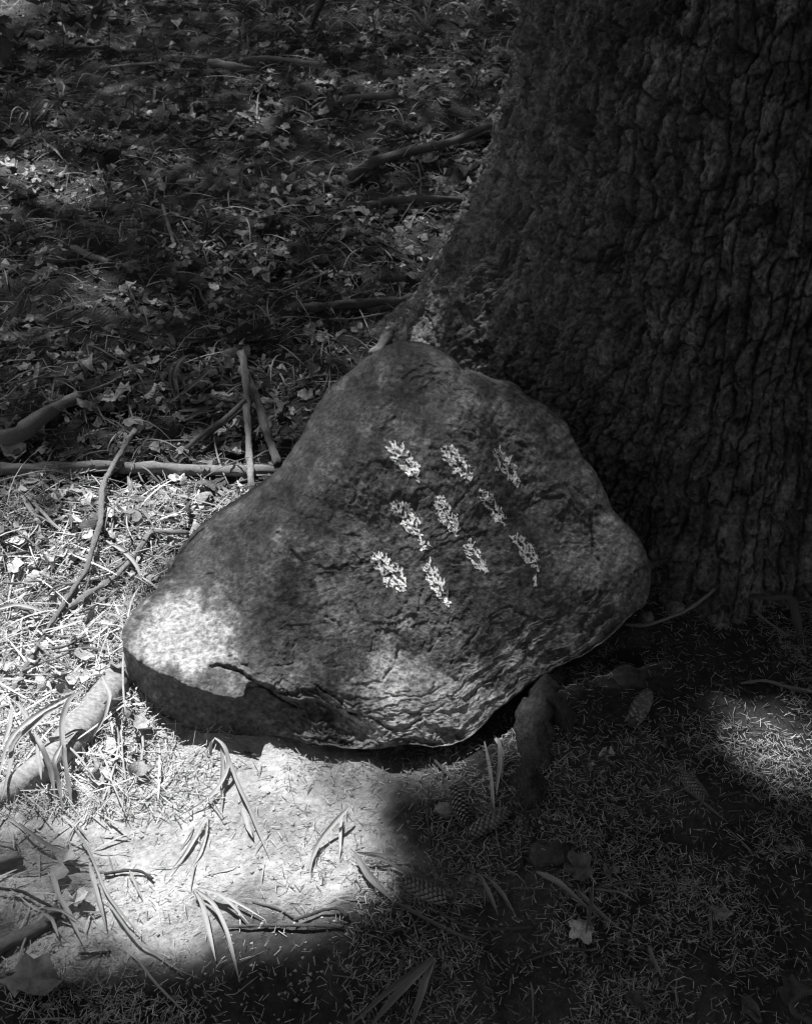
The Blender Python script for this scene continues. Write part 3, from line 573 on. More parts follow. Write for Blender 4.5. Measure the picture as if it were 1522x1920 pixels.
def leaf_shape(kind, curl, fold, seed, ns=6):
    """unit-length dead leaf: ovate blade or lobed blade, curled along and across; returns verts, quads"""
    rg = np.random.default_rng(seed)
    if kind == 'ovate':
        u = np.linspace(0, 1, ns + 1); w = rg.uniform(.16, .34) * np.sin(math.pi * u ** .8) ** .8 * (1 + .28 * rg.normal(size=ns + 1)).clip(.3, 1.6); w[0] = .012; w[-1] = .008
        cols = np.array([-1, -.5, 0, .5, 1.]) if ns > 4 else np.array([-1, 0, 1.])
        UU, CC = np.meshgrid(u, cols, indexing='ij'); X = UU - .5; Y = CC * w[:, None]; Y = Y + .05 * rg.normal(size=Y.shape) * (np.abs(CC) > .4); Z = fold * np.abs(CC) * w[:, None] + .05 * rg.normal(size=X.shape) * (np.abs(CC) > .4)
    else:
        nA = 24 if ns > 4 else 14; an = np.linspace(-math.pi, math.pi, nA, endpoint=False)
        r = .34 + .15 * np.abs(np.cos(an * 2.5)) ** 1.1 * (1 - .25 * (np.abs(an) > 2.4)) + .03 * rg.normal(size=nA); r[0] *= .45
        rr = np.array([.04, .55, 1.]) if ns > 4 else np.array([.05, 1.])
        UU, CC = np.meshgrid(an, rr, indexing='ij'); X = r[:, None] * CC * np.cos(UU); Y = r[:, None] * CC * np.sin(UU)
        Z = fold * np.abs(Y) + .05 * np.cos(UU * 5) * CC ** 2 + .02 * rg.normal(size=X.shape) * CC
        X = np.vstack([X, X[:1]]); Y = np.vstack([Y, Y[:1]]); Z = np.vstack([Z, Z[:1]])
    k = curl + 1e-6
    a = X * k; X2 = np.sin(a) / k; Z2 = Z * np.cos(a) + (1 - np.cos(a)) / k
    V_ = np.stack([X2, Y, Z2], -1); i = np.arange(X.size).reshape(X.shape)
    return V_.reshape(-1, 3), gridquads(i)
def scatter_leaves(x, y, size, tone, lift, tilt, rng, protos):
    parts = []; pick = rng.integers(0, len(protos), len(x))
    for pi, (pv, pq) in enumerate(protos):
        m = pick == pi; n = m.sum()
        if not n: continue
        az = rng.uniform(0, 6.283, n); tx = rng.normal(0, tilt, n); ty = rng.normal(0, tilt, n); flip = np.where(rng.uniform(0, 1, n) < .5, 1, -1.)
        p = pv[None] * size[m][:, None, None]; p = np.repeat(p, 1, 0).copy(); p[..., 2] *= flip[:, None]
        c, s = np.cos(tx)[:, None], np.sin(tx)[:, None]; p = np.stack([p[..., 0], p[..., 1] * c - p[..., 2] * s, p[..., 1] * s + p[..., 2] * c], -1)
        c, s = np.cos(ty)[:, None], np.sin(ty)[:, None]; p = np.stack([p[..., 0] * c + p[..., 2] * s, p[..., 1], -p[..., 0] * s + p[..., 2] * c], -1)
        c, s = np.cos(az)[:, None], np.sin(az)[:, None]; p = np.stack([p[..., 0] * c - p[..., 1] * s, p[..., 0] * s + p[..., 1] * c, p[..., 2]], -1)
        p[..., 2] -= p[..., 2].min(1)[:, None] * .75
        p = p + np.stack([x[m], y[m], gh(x[m], y[m]) + lift[m]], -1)[:, None]
        nv = pv.shape[0]
        parts.append((p.reshape(-1, 3), (np.arange(n)[:, None, None] * nv + pq).reshape(-1, 4), np.repeat(tone[m], nv)))
    return join(parts)
LOWP = [leaf_shape('ovate', c, f, i, 4) for i, (c, f) in enumerate([(1.2, .3), (2.2, .5), (.5, -.3), (3., .2), (1.6, .9), (2.6, -.6), (.8, 1.1), (3.6, .4), (1.8, -.8)])] + [leaf_shape('lobed', c, f, 30 + i, 4) for i, (c, f) in enumerate([(1.2, .2), (2.0, -.4), (.7, .4)])]
n = 19500; y = 1.8 + 5.0 * rng.uniform(0, 1, n) ** 1.15; x = rng.uniform(-1, 1, n) * (y * .36 + .32)
k = free(x, y) & (rng.uniform(0, 1, n) < .35 + .65 * sstep(-.3, .3, fbm(x * 2.5, y * 2.5, octv=3, seed=120)) * sstep(1.7, 2.6, y)); x, y = x[k], y[k]; n = len(x)
tn = np.clip(.06 + .54 * rng.beta(.9, 1.9, n), .03, .62)
lp = scatter_leaves(x, y, np.clip(rng.lognormal(-3.75, .45, n), .010, .06), tn, .003 + rng.exponential(.006, n), .26, rng, LOWP)
n = 650; x = rng.uniform(-1.15, -.28, n); y = rng.uniform(1.22, 2.0, n); k = free(x, y) & ((x < -.38) | (y > 1.7)); x, y = x[k], y[k]; n = len(x)
lq = scatter_leaves(x, y, rng.uniform(.014, .045, n), np.clip(.2 + .45 * rng.beta(1.5, 1.2, n), 0, .65), .003 + rng.exponential(.006, n), .4, rng, LOWP)
v, qd, tn = join([lp, lq])
link('leaf_litter', mesh_np('leaf_litter', v, qd, attrs={'tone': tn}), M_leafl, label='matted dead leaves covering the ground behind the boulder', cat='leaf litter', kind='stuff')

def strands(x, y, l0, l1, w, tone, rng, lift, arch):
    n = len(x); a = frames(n, rng, .1); side = np.cross(a, np.array([0, 0, 1.])); side /= np.linalg.norm(side, axis=1)[:, None] + 1e-9
    L_ = rng.uniform(l0, l1, n)[:, None]; C = np.stack([x, y, gh(x, y) + lift], -1); bd = rng.normal(0, .035, n)[:, None] * L_; ar = np.abs(rng.normal(0, arch, n))[:, None] * L_
    ws = w * rng.uniform(.5, 1.5, n)[:, None]; V_ = []; S = np.linspace(-.5, .5, 6)
    for s in S:
        c = C + a * L_ * s + side * bd * (1 - 4 * s * s); c[:, 2] += (ar * (1 - 4 * s * s))[:, 0]
        kk = ws * (1 - .7 * abs(2 * s) ** 3)
        V_ += [c - side * kk, c + np.array([0, 0, 1.]) * kk * .7, c + side * kk]
    V_ = np.stack(V_, 1).reshape(-1, 3)
    base = np.array([(r * 3 + q, r * 3 + 3 + q, r * 3 + 4 + q, r * 3 + 1 + q) for r in range(5) for q in (0, 1)])
    return V_, (np.arange(n)[:, None, None] * 18 + base).reshape(-1, 4), np.repeat(tone, 18)
n = 3300; y = 1.75 + 4.8 * rng.uniform(0, 1, n) ** 1.2; x = rng.uniform(-1, 1, n) * (y * .36 + .32); k = free(x, y); x, y = x[k], y[k]
p1 = strands(x, y, .05, .17, .0014, np.clip(.04 + .30 * rng.beta(1.2, 2.5, len(x)), 0, .5), rng, .008 + rng.exponential(.008, len(x)), .12)
n = 900; x = rng.uniform(-1.1, -.30, n); y = rng.uniform(1.2, 2.0, n); k = free(x, y) & ((x < -.36) | (y > 1.66)); x, y = x[k], y[k]
p2 = strands(x, y, .04, .16, .0014, np.clip(.2 + .45 * rng.beta(1.5, 1.6, len(x)), 0, .6), rng, .004 + rng.exponential(.006, len(x)), .05)
n = 160; x = rng.uniform(-.95, .9, n); y = rng.uniform(.75, 1.3, n); p3 = strands(x, y, .02, .07, .0008, rng.uniform(.06, .3, n), rng, np.full(n, .003), .03)
n = 230; x = rng.uniform(-.9, -.42, n); y = rng.uniform(.8, 1.2, n); p4 = strands(x, y, .03, .09, .0011, rng.uniform(.12, .42, n), rng, np.full(n, .005), .05)
v, qd, tn = join([p1, p2, p3, p4])
link('straw_litter', mesh_np('straw_litter', v, qd, attrs={'tone': tn}), M_strand, label='loose straw, leaf stalks and rootlets tangled in the forest litter', cat='straw', kind='stuff')

# ------------------------------------------------------------------ dead leaves one can pick out
PROTO = {}
for nm, kind, m_, specs in [('p', 'ovate', M_leaf_p, [(1.3, .35), (2.4, .5), (.6, -.3), (1.8, .9)]), ('d', 'ovate', M_leaf_d, [(1.1, .3), (2.6, .4), (.7, .6)]), ('l', 'lobed', M_leaf_p, [(1.1, .25), (1.9, -.3), (.6, .4)]),
                            ('w', 'ovate', M_leaf_w, [(1.2, .4), (2.0, .3)]), ('k', 'lobed', M_leaf_w, [(.8, .25)]), ('o', 'lobed', M_leaf_d, [(.7, .3)])]:
    PROTO[nm] = []
    for i, (c, f) in enumerate(specs):
        v, qd = leaf_shape(kind, c, f, 200 + i + ord(nm), 6); me = mesh_np('dead_leaf', v, qd); me.materials.append(m_); PROTO[nm].append(me)
LAND = [(790, 285, 'the fallen branch'), (700, 570, 'the scaly branch'), (790, 376, 'the dark level branch'), (460, 790, 'the crossed sticks'), (345, 700, 'the looping withered clump'), (80, 780, 'the split wood'), (250, 880, 'the fallen pole'), (695, 183, 'the short thick branch'),
        (435, 120, 'the short grey branch'), (480, 240, 'the bright spot at the back'), (60, 375, 'the sunlit patch at the left edge'), (318, 430, 'the thin upright stalk'), (250, 230, 'the drooping-leaf seedling'), (110, 90, 'the leafy plants at the top left'), (800, 60, 'the large arching grass tuft'), (172, 480, 'the short broken stalk'), (570, 530, 'the pale slanting stalk'),
        (355, 340, 'the small distant cone'), (330, 930, 'the pale straight strap leaf'), (110, 1080, 'the broad bleached leaf'), (30, 1140, 'the arched strap leaf'), (260, 1120, 'the left tip of the boulder'), (165, 1215, 'the little seedling'), (20, 1250, 'the left edge above the log'), (180, 1000, 'the long bent stick'), (300, 1000, 'the kinked twig'), (120, 1330, 'the log'), (60, 960, 'the two long blades'), (505, 440, 'the bare middle of the back litter'), (560, 350, 'the fine straw stalk'), (60, 560, 'the left edge, halfway up'), (230, 590, 'the arched dark strap leaf')]
def zone(px, py): return min(LAND, key=lambda l: (l[0] - px) ** 2 + ((l[1] - py) * 1.4) ** 2)[2]
LBL = {'p': ('pale curled oval leaf among the litter behind the boulder', 'pale oval leaves in the litter'), 'd': ('dark shrivelled oval leaf among the litter behind the boulder', 'dark oval leaves in the litter'),
       'l': ('pale lobed leaf among the litter behind the boulder', 'lobed leaves in the litter'), 'w': ('sun-bleached oval leaf in the bright litter left of the boulder', 'bleached leaves left of the boulder')}
def put_leaf(kind, P, size, label=None, group=None, tilt=.22, az=None, flip=None):
    me = random.choice(PROTO[kind]); o = link('dead_leaf', me, label=label or LBL[kind][0], cat='leaf', group=group or (LBL[kind][1] if label is None else None))
    o.scale = (size, size, size * (1 if (flip if flip is not None else random.random() < .6) else -1)); o.location = Vector(P) + Vector((0, 0, size * .10))
    o.rotation_euler = (random.gauss(0, tilt), random.gauss(0, tilt), random.uniform(0, 6.28) if az is None else az); return o
rl_ = random.Random(4)
cnt = 0
while cnt < 232:
    px, py = rl_.uniform(-20, 980), 860 - 830 * rl_.random() ** .8
    if py > 640 and px > 560: continue
    if px > 1000 - .36 * py: continue
    P = on_ground(px, py, .012); kind = rl_.choice('pppdddl')
    put_leaf(kind, P, rl_.uniform(.022, .046), {'p': 'pale curled oval leaf in the litter nearest ', 'd': 'dark shrivelled oval leaf in the litter nearest ', 'l': 'pale lobed leaf in the litter nearest '}[kind] + zone(px, py), LBL[kind][1]); cnt += 1
cnt = 0
while cnt < 22:
    px, py = rl_.uniform(-10, 440), rl_.uniform(870, 1280)
    if px > 640 - .37 * py + 60: continue
    put_leaf('w', on_ground(px, py, .010), rl_.uniform(.028, .055), 'sun-bleached oval leaf in the bright litter nearest ' + zone(px, py), LBL['w'][1]); cnt += 1
for kind, px, py, s, lb, ti in [
    ('w', 122, 1625, .062, 'large torn pale leaf lying curled on bright soil at the lower left', .25), ('w', 140, 1690, .055, 'wrinkled pale leaf lying just below the torn curled leaf, lower left', .25),
    ('p', 60, 1840, .085, 'broad wavy pale leaf at the bottom left corner', .15), ('k', 1090, 1742, .043, 'pale five-lobed leaf under a strap blade in the dark foreground', .06),
    ('o', 1082, 1630, .05, 'dark toothed leaf lying above the pale lobed leaf in the foreground', .15), ('p', 1142, 1638, .034, 'small pale torn leaf right of the dark toothed leaf', .2),
    ('l', 490, 250, .055, 'pale blurred lobed leaf near the single bright spot of the back litter', .3), ('k', 675, 392, .075, 'large pale lobed leaf by the long branch behind the boulder', .25),
    ('w', 110, 962, .05, 'bleached leaf beside the two long blades at the left', .3), ('w', 130, 1045, .072, 'broad bleached leaf under the long bent stick at the left', .15), ('w', 10, 1310, .07, 'broad pale leaf at the left edge above the log', .15),
    ('d', 1480, 1860, .05, 'dark curled leaf beside the bent stub in the bottom right corner', .2), ('w', 30, 855, .075, 'pale bark-like leaf on the fallen pole at the left edge', .1),
    ('d', 1405, 1895, .04, 'dark small leaf at the bottom edge, left of the bent stub', .2), ('d', 1190, 1880, .032, 'small dull chip-like leaf at the bottom edge, right of centre', .2), ('p', 1350, 1712, .034, 'small spotted leaf alone on the dark needles at the right', .15)]:
    put_leaf(kind, on_ground(px, py, .006), s, lb, tilt=ti)
for i, (px, py, az, lb) in enumerate([(1108, 1440, 1.2, 'lowest of three pale seed wings on the needles right of the root'), (1130, 1408, .9, 'upper left of three pale seed wings on the needles right of the root'), (1146, 1415, 1.6, 'rightmost of three pale seed wings on the needles right of the root')]):
    o = put_leaf('w', on_ground(px, py, .003), .024, lb, 'seed wings right of the root', .05, az); o.name = 'seed_wing'; o['category'] = 'seed wing'; o.scale.y *= .55

# ------------------------------------------------------------------ sticks, twigs, log, root
def world_line(pts, lift):
    pts = np.asarray(pts, float); lf = np.interp(np.linspace(0, 1, len(pts)), np.linspace(0, 1, len(np.atleast_1d(lift))), np.atleast_1d(lift))
    return np.array([on_ground(p[0], p[1], l) for p, l in zip(pts, lf)])
def depth_of(P): return (P[..., 1] * cp - (P[..., 2] - 1.5) * sp)
def stick(name, pts, r_px, label, cat, lift=None, m_=None, rough=.3, sides=12, group=None, sub=8):
    r_px = np.atleast_1d(np.asarray(r_px, float)); W = world_line(pts, r_px.mean() / 1000 + .003 if lift is None else lift)
    k = depth_of(W).mean() / F
    W = W + RNG.normal(0, .0018, W.shape)
    o = link(name, tube_me(name, W, r_px * k, sides, int(RNG.integers(1, 999)), rough, sub=sub), m_ or M_stick, label=label, cat=cat, group=group); return o, W, k
S = stick
S('fallen_pole', [(-40,882),(60,880),(150,876),(230,876),(330,880),(440,884),(525,880)], [12, 11, 10, 9], 'straight fallen pole lying across the left, ending behind the boulder', 'stick', .018)
S('bent_stick', [(252,804),(236,835),(223,860),(210,880),(197,900),(189,923),(190,976),(181,1012),(172,1043),(165,1072),(139,1104),(125,1128),(107,1159),(89,1180),(70,1212),(40,1270),(20,1300)], [5, 5.5, 4.5, 4], 'long thin bent stick running down the bright litter at the left', 'stick', [.03, .045, .04, .025, .02, .02])
S('rough_stick', [(352,1003),(318,1000),(284,996),(252,1050),(219,1081),(190,1104),(143,1133),(114,1150)], [4.5, 5, 6, 6], 'rough kinked twig crossing beneath the long bent stick', 'stick', [.03, .02, .012], rough=.35)
S('propped_stick', [(453,660),(462,720),(464,780),(466,850),(470,925)], [8, 6.5, 6, 5.5], 'upright-looking stick beside the boulder, upper end stubby', 'stick', [.09, .07, .04, .03])
S('propped_stick', [(456,690),(478,745),(500,810),(522,868)], [9, 7.5, 7, 7], 'slanting stick crossing behind the upright-looking one at the boulder', 'stick', [.06, .04, .03])
S('leaning_twig', [(458,752),(420,785),(370,820),(325,865)], [5, 5, 3.5], 'thin stick leaning down to the left from the crossed sticks', 'stick', [.06, .04, .015])
S('leaning_twig', [(452,768),(410,800),(350,850)], [3, 2.5], 'thinner twig running under the leaning stick beside the crossed sticks', 'twig', [.04, .03, .015], M_stickd)
S('split_wood', [(-30,835),(30,822),(85,780),(140,745)], [20, 19, 13], 'weathered split piece of wood at the left edge', 'wood', .025, rough=.3, sides=7)
o, W, k = S('bare_log', [(222,1268),(205,1300),(165,1358),(120,1410),(75,1445),(22,1482),(-15,1500)], [25, 31, 33, 33, 31, 24, 12], 'smooth barkless log lying at the left below the boulder', 'log', .010, M_log, .13, 18)
S('grey_stick', [(-20,1788),(30,1762),(70,1738),(108,1712)], [13, 13, 11], 'short grey stick at the lower left edge', 'stick', .012)
S('broken_stub', [(-15,1622),(32,1602)], [12, 10], 'short broken stub at the left edge, above the grey stick', 'stick', .012)
S('fallen_branch', [(662,330),(700,305),(760,285),(830,272),(880,250),(925,232)], [11, 9, 7, 5], 'fallen branch leading up to the tree trunk, thick end at the left', 'branch', .03, M_stickd, .2)
S('side_twig', [(862,268),(890,255),(918,243)], [3, 2], 'thin twig running beside the fallen branch near the trunk', 'twig', .02, M_stickd)
S('scaly_branch', [(552,582),(600,576),(660,570),(720,566),(780,562),(832,556)], [9, 8, 8, 7], 'straight scaly branch lying level behind the boulder, by the trunk foot', 'branch', .022, M_stickd, .35)
S('dark_branch', [(690,385),(730,378),(790,374),(850,374),(888,372)], [7, 6, 5], 'dark level branch between the fallen branch and the scaly branch', 'branch', .03, M_stickd, .3)
S('short_branch', [(652,186),(690,183),(742,177)], [8, 7], 'short thick dark piece of branch alone in the back litter', 'branch', .03, M_stickd, .25)
S('grey_branch', [(398,118),(440,124),(475,134)], [8, 7], 'short grey branch at the back, beside a thin crossing twig', 'branch', .03, M_stickd)
S('thin_branch', [(450,112),(500,108),(550,113),(600,120)], [4, 3.5], 'thin pale branch touching the short grey branch at the back', 'branch', .03, M_stick)
S('thin_branch', [(190,128),(250,120),(315,117)], [2.5, 2], 'long thin twig lying level in the upper left litter', 'twig', .03, M_stick)
S('sapling', [(610,-20),(596,15),(582,48)], [8, 6], 'dark upright sapling stem at the top edge', 'sapling', [.25, .1, .0], M_stickd)
S('wood_stub', [(702,672),(716,650),(734,630)], [13, 12, 11], 'pale stub of wood showing just above the top of the boulder', 'stick', [.03, .035, .05])
S('pale_stalk', [(305,388),(322,430),(328,465)], [3, 3], 'thin pale upright stalk in the middle of the back litter', 'stalk', .02)
S('straw_stalk', [(140,465),(170,482),(205,492)], [6, 5], 'short pale broken stalk in the left back litter', 'stalk', .02)
S('straw_stalk', [(532,548),(570,532),(610,513)], [3.5, 3], 'pale slanting stalk behind the boulder, left of the scaly branch', 'stalk', .02)
S('straw_stalk', [(575,320),(612,345),(660,365)], [2.5, 2], 'fine pale straw stalk below the fallen branch', 'stalk', .02)
S('arched_twig', [(1172,1172),(1205,1172),(1240,1163),(1290,1143),(1330,1115),(1362,1083)], [3, 3.2, 2.6], 'thin arched twig between the boulder and the trunk foot', 'twig', [.01, .03, .05], M_stick)
S('root_end', [(1400,1122),(1440,1120),(1474,1117),(1490,1132),(1497,1160),(1499,1192)], [3, 5, 8, 8, 7], 'bent dark root poking from the ground at the right edge', 'root', [.02, .03, .03, 0], M_stickd)
S('straight_twig', [(1408,1143),(1440,1166),(1478,1192)], [2, 2], 'straight thin twig below the bent root at the right', 'twig', .006, M_stick)
S('long_twig', [(1388,1280),(1430,1278),(1470,1286),(1530,1300)], [2.6, 3.2, 3.2], 'long thin twig lying level at the right edge above the sunny patch', 'twig', .008, M_stick)
S('spiny_twig', [(428,1735),(490,1733),(545,1732),(600,1735),(645,1736)], [2.6, 3, 3], 'straight spiny twig at the edge of the bright soil', 'twig', .007, M_stickd, .45)
S('spiny_twig', [(555,1729),(575,1715),(605,1706),(635,1704),(648,1716)], [2.6, 3, 3], 'curved spiny twig lying on the straight spiny twig', 'twig', .012, M_stickd, .45)
S('thin_rootlet', [(640,1714),(675,1737),(715,1746),(762,1747)], [2.4, 2.2], 'thin rootlet leading right from the spiny twigs into the dark', 'twig', .006, M_stickd)
S('thin_rootlet', [(474,1688),(515,1704),(556,1724)], [2.0, 2], 'fine twig slanting across bright soil above the spiny twigs', 'twig', .006, M_stickd)
S('thin_rootlet', [(820,1710),(870,1735),(930,1742),(1000,1734)], [3, 2.4], 'thin level twig crossing the dark foreground left of the pale lobed leaf', 'twig', .006, M_stickd)
S('thin_rootlet', [(990,1802),(1030,1785),(1080,1780),(1115,1779)], [2, 2], 'fine curved twig below the pale lobed leaf', 'twig', .006, M_stickd)
S('scaly_twig', [(1108,1798),(1150,1806),(1205,1815)], [2.8, 2.8], 'scaly dark twig lying level below the pale lobed leaf', 'twig', .006, M_stickd, .4)
S('scaly_twig', [(1150,1762),(1180,1770),(1208,1780)], [3.4, 3], 'short scaly twig right of the pale lobed leaf', 'twig', .006, M_stickd, .4)
S('scaly_twig', [(200,1640),(235,1630),(260,1635),(290,1645)], [3, 2.6], 'short spiny twig on bright soil beside the torn pale leaf', 'twig', .007, M_stickd, .45)
S('scaly_twig', [(0,1668),(45,1671),(80,1690),(118,1712)], [2.6, 2.6], 'scaly twig curving from the left edge to the grey stick', 'twig', .012, M_stickd, .4)
S('scaly_twig', [(0,1826),(60,1828),(110,1838),(150,1862),(182,1895)], [3, 2.6, 2], 'long scaly twig curving over the broad wavy leaf, bottom left', 'twig', .012, M_stickd, .4)
S('scaly_twig', [(150,1790),(180,1786),(207,1784)], [2.6, 2.6], 'short spiny twig right of the grey stick', 'twig', .006, M_stickd, .45)
S('soil_twig', [(462,1408),(485,1420),(455,1445)][:2], [2, 2], 'small dark twig on bright soil right of the leaning blade clump', 'twig', .004, M_stickd)
S('soil_twig', [(220,1318),(255,1340),(285,1372)], [3, 2.4], 'small twig on bright soil beside the log and boulder', 'twig', .008, M_stick)
S('soil_twig', [(820,1430),(850,1462),(878,1500),(892,1528)], [2.6, 2.6], 'thin dark twig running down to the two touching cones', 'twig', .008, M_stickd)
S('soil_twig', [(798,1480),(801,1530),(803,1590)], [2.2, 2], 'thin upright-looking dark twig left of the two touching cones', 'twig', .006, M_stickd)
S('soil_twig', [(1390,1490),(1340,1500),(1300,1520)][:2], [2, 2], 'tiny twig right of the cone at the right', 'twig', .005, M_stickd)
S('bent_stub', [(1540,1862),(1505,1868),(1481,1874),(1479,1889),(1498,1904),(1518,1912)], [4, 4.5, 5, 6.5, 7.5], 'bent stub of root in the bottom right corner', 'root', [.014, .012, .008], M_stickd, .4)
rt = random.Random(9); c_ = 0
TWG = ('thin bare twig lying in the leaf litter behind the boulder', 'thin twigs in the back litter')
while c_ < 90:
    px, py = rt.uniform(0, 950), 850 - 800 * rt.random() ** .9
    if (py > 640 and px > 540) or px > 960 - .36 * py: continue
    a = rt.gauss(0, .8) + (3.14 if rt.random() < .5 else 0); L_ = rt.uniform(40, 130) * (.45 + py / 1500)
    pts = [(px + L_ * s * math.cos(a) + rt.gauss(0, 5), py + L_ * s * math.sin(a) * .55 + rt.gauss(0, 4)) for s in (-.5, -.15, .2, .5)]
    S('twig', pts, [rt.uniform(1.2, 2.6), 1.2], 'thin bare twig in the shaded litter nearest ' + zone(px, py), 'twig', rt.uniform(.012, .035), rt.choice([M_stick, M_stickd, M_stickd]), .25, 6, TWG[1], 3); c_ += 1
c_ = 0
while c_ < 44:
    px, py = rt.uniform(0, 420), rt.uniform(880, 1270)
    if px > 560 - .30 * py: continue
    a = rt.uniform(0, 6.28); L_ = rt.uniform(50, 140)
    pts = [(px + L_ * s * math.cos(a) + rt.gauss(0, 6), py + L_ * s * math.sin(a) * .6 + rt.gauss(0, 5)) for s in (-.5, -.2, .15, .5)]
    S('twig', pts, [rt.uniform(1.4, 3.0), 1.4], 'thin pale twig tangled in the bright litter nearest ' + zone(px, py), 'twig', [rt.uniform(.006, .03), rt.uniform(.006, .03)], M_stick, .3, 6, 'twigs left of the boulder', 3); c_ += 1
# gnarled root coming out from under the boulder
rr_ = empty('exposed_root', on_ground(995, 1450), 'thick earthy root running out from under the boulder towards the viewer', 'root')
W = world_line([(1030,1262),(1012,1300),(1003,1345),(1000,1400),(998,1460),(990,1530),(982,1600),(975,1680)], [.000, .004, -.003, -.010, -.014, -.017, -.020, -.028])
under(link('root_shaft', tube_me('root_shaft', W, np.array([30, 38, 33, 35, 29, 33, 26, 18]) * .00082, 36, 77, .42, sub=14), M_rootw), rr_)
W = world_line([(1005,1300),(1045,1318),(1060,1345),(1055,1380)], [.02, .022, .010, -.01])
under(link('root_knot', tube_me('root_knot', W, np.array([20, 24, 20, 12]) * .0008, 20, 78, .4, sub=8), M_rootw), rr_)

# ------------------------------------------------------------------ stones
def blob(name, P, rx_, ry_, rz_, seed, label, cat, m_=M_stone, group=None, nu=18, nv=12):
    u = np.linspace(0, 2 * math.pi, nu, endpoint=False); v_ = np.linspace(.02, math.pi - .02, nv); UU, VV = np.meshgrid(u, v_)
    X, Y, Z = np.sin(VV) * np.cos(UU), np.sin(VV) * np.sin(UU), np.cos(VV)
    r = 1 + .28 * fbm(X * 1.6 + seed, Y * 1.6, Z * 1.6, octv=3, seed=seed); idx = np.arange(nu * nv).reshape(nv, nu); idx = np.concatenate([idx, idx[:, :1]], 1)
    me = mesh_np(name, np.stack([X * r * rx_, Y * r * ry_, Z * r * rz_], -1).reshape(-1, 3), gridquads(idx)[:, ::-1])
    o = link(name, me, m_, label=label, cat=cat, group=group); o.location = Vector(P); return o
blob('stone', on_ground(1264, 1140, .008), .017, .014, .014, 3, 'small rounded stone by the arched twig at the trunk foot', 'stone')
blob('stone', on_ground(1212, 1158, .006), .013, .010, .010, 4, 'small pale chip of stone at the right end of the boulder', 'stone')
blob('stone', on_ground(1175, 1275, -.004), .036, .028, .016, 5, 'dark lumpy stone half buried above the upper right cone', 'stone', M_root)
blob('stone', on_ground(1035, 1602, .0), .030, .022, .016, 6, 'dark half buried stone at the lower end of the root', 'stone', M_root)
blob('pebble', on_ground(1012, 1541, .003), .0028, .0026, .002, 7, 'upper of two tiny white pebbles by the root', 'pebble', M_leaf_w)
blob('pebble', on_ground(1016, 1553, .003), .0028, .0024, .002, 8, 'lower of two tiny white pebbles by the root', 'pebble', M_leaf_w)
blob('stone', on_ground(835, 1520, .003), .016, .012, .011, 9, 'small grey stone left of the two touching cones', 'stone')

# ------------------------------------------------------------------ spruce cones
sc_v = np.array([(-.30, 0, 0), (.30, 0, 0), (-.55, .55, .16), (.55, .55, .16), (-.40, .95, .20), (.40, .95, .20), (0, 1.10, .16), (0, .5, .30), (0, 0, .08), (0, .95, .05), (-.45, .6, .03), (.45, .6, .03)], float)
sc_f = [(0, 8, 7, 2), (8, 1, 3, 7), (2, 7, 6, 4), (7, 3, 5, 6), (10, 2, 4, 9), (3, 11, 9, 5)]
sc_t = [(4, 6, 9), (6, 5, 9), (0, 2, 10), (1, 11, 3)]
sc_me = mesh_np('scale', sc_v, np.array(sc_f), np.array(sc_t)); sc_me.materials.append(M_cone)
def cone(p0, p1, w_px, label, lift=.012):
    A_, B_ = on_ground(*p0, lift), on_ground(*p1, lift); L_ = np.linalg.norm(B_ - A_); ax = (B_ - A_) / L_
    R_ = w_px * .5 * depth_of((A_ + B_) / 2) / F
    root = empty('spruce_cone', (A_ + B_) / 2, label, 'cone', 'fallen cones around the boulder')
    core = tube_me('core', [A_ + ax * L_ * s for s in np.linspace(.02, .97, 7)], [R_ * .35, R_ * .72, R_ * .78, R_ * .7, R_ * .45, R_ * .2], 10, 5, .1, sub=2)
    under(link('core', core, M_stickd), root)
    sd = np.cross(ax, [0, 0, 1.]); sd /= np.linalg.norm(sd); up_ = np.cross(sd, ax); n = 120
    for i in range(n):
        u = (i + .5) / n; an = i * 2.39996; rad = R_ * (.30 + .62 * math.sin(math.pi * min(1, .12 + u * .86)) ** .6)
        out = sd * math.cos(an) + up_ * math.sin(an); tng = np.cross(ax, out)
        pos = A_ + ax * L_ * (u * .86) + out * rad * .78
        if pos[2] < gh(pos[0], pos[1]) - .002: continue
        s = R_ * .44 * (.75 + .4 * math.sin(math.pi * u)); fw = ax * .93 + out * .36; fw /= np.linalg.norm(fw); no = np.cross(tng, fw); no *= np.sign(no @ out)
        tx = np.cross(fw, no)
        o = bpy.data.objects.new('scale', sc_me); col.objects.link(o); o.parent = root
        o.matrix_local = Matrix(((tx[0] * s, fw[0] * s, no[0] * s, pos[0] - root.location[0]), (tx[1] * s, fw[1] * s, no[1] * s, pos[1] - root.location[1]), (tx[2] * s, fw[2] * s, no[2] * s, pos[2] - root.location[2]), (0, 0, 0, 1)))
cone((1184, 1356), (1218, 1292), 36, 'cone lying alone on needles right of the root, below the trunk foot')
cone((1278, 1452), (1328, 1502), 28, 'cone lying nearest the sunny patch at the right')
cone((848, 1474), (882, 1556), 38, 'darker left one of two touching cones below the boulder')
cone((878, 1566), (962, 1514), 34, 'right one of two touching cones, lying across the root', .016)
cone((842, 1690), (742, 1646), 36, 'cone in the dark foreground next to long strap blades')
cone((332, 342), (376, 340), 14, 'small distant cone in the back litter, upper left of the middle', .02)

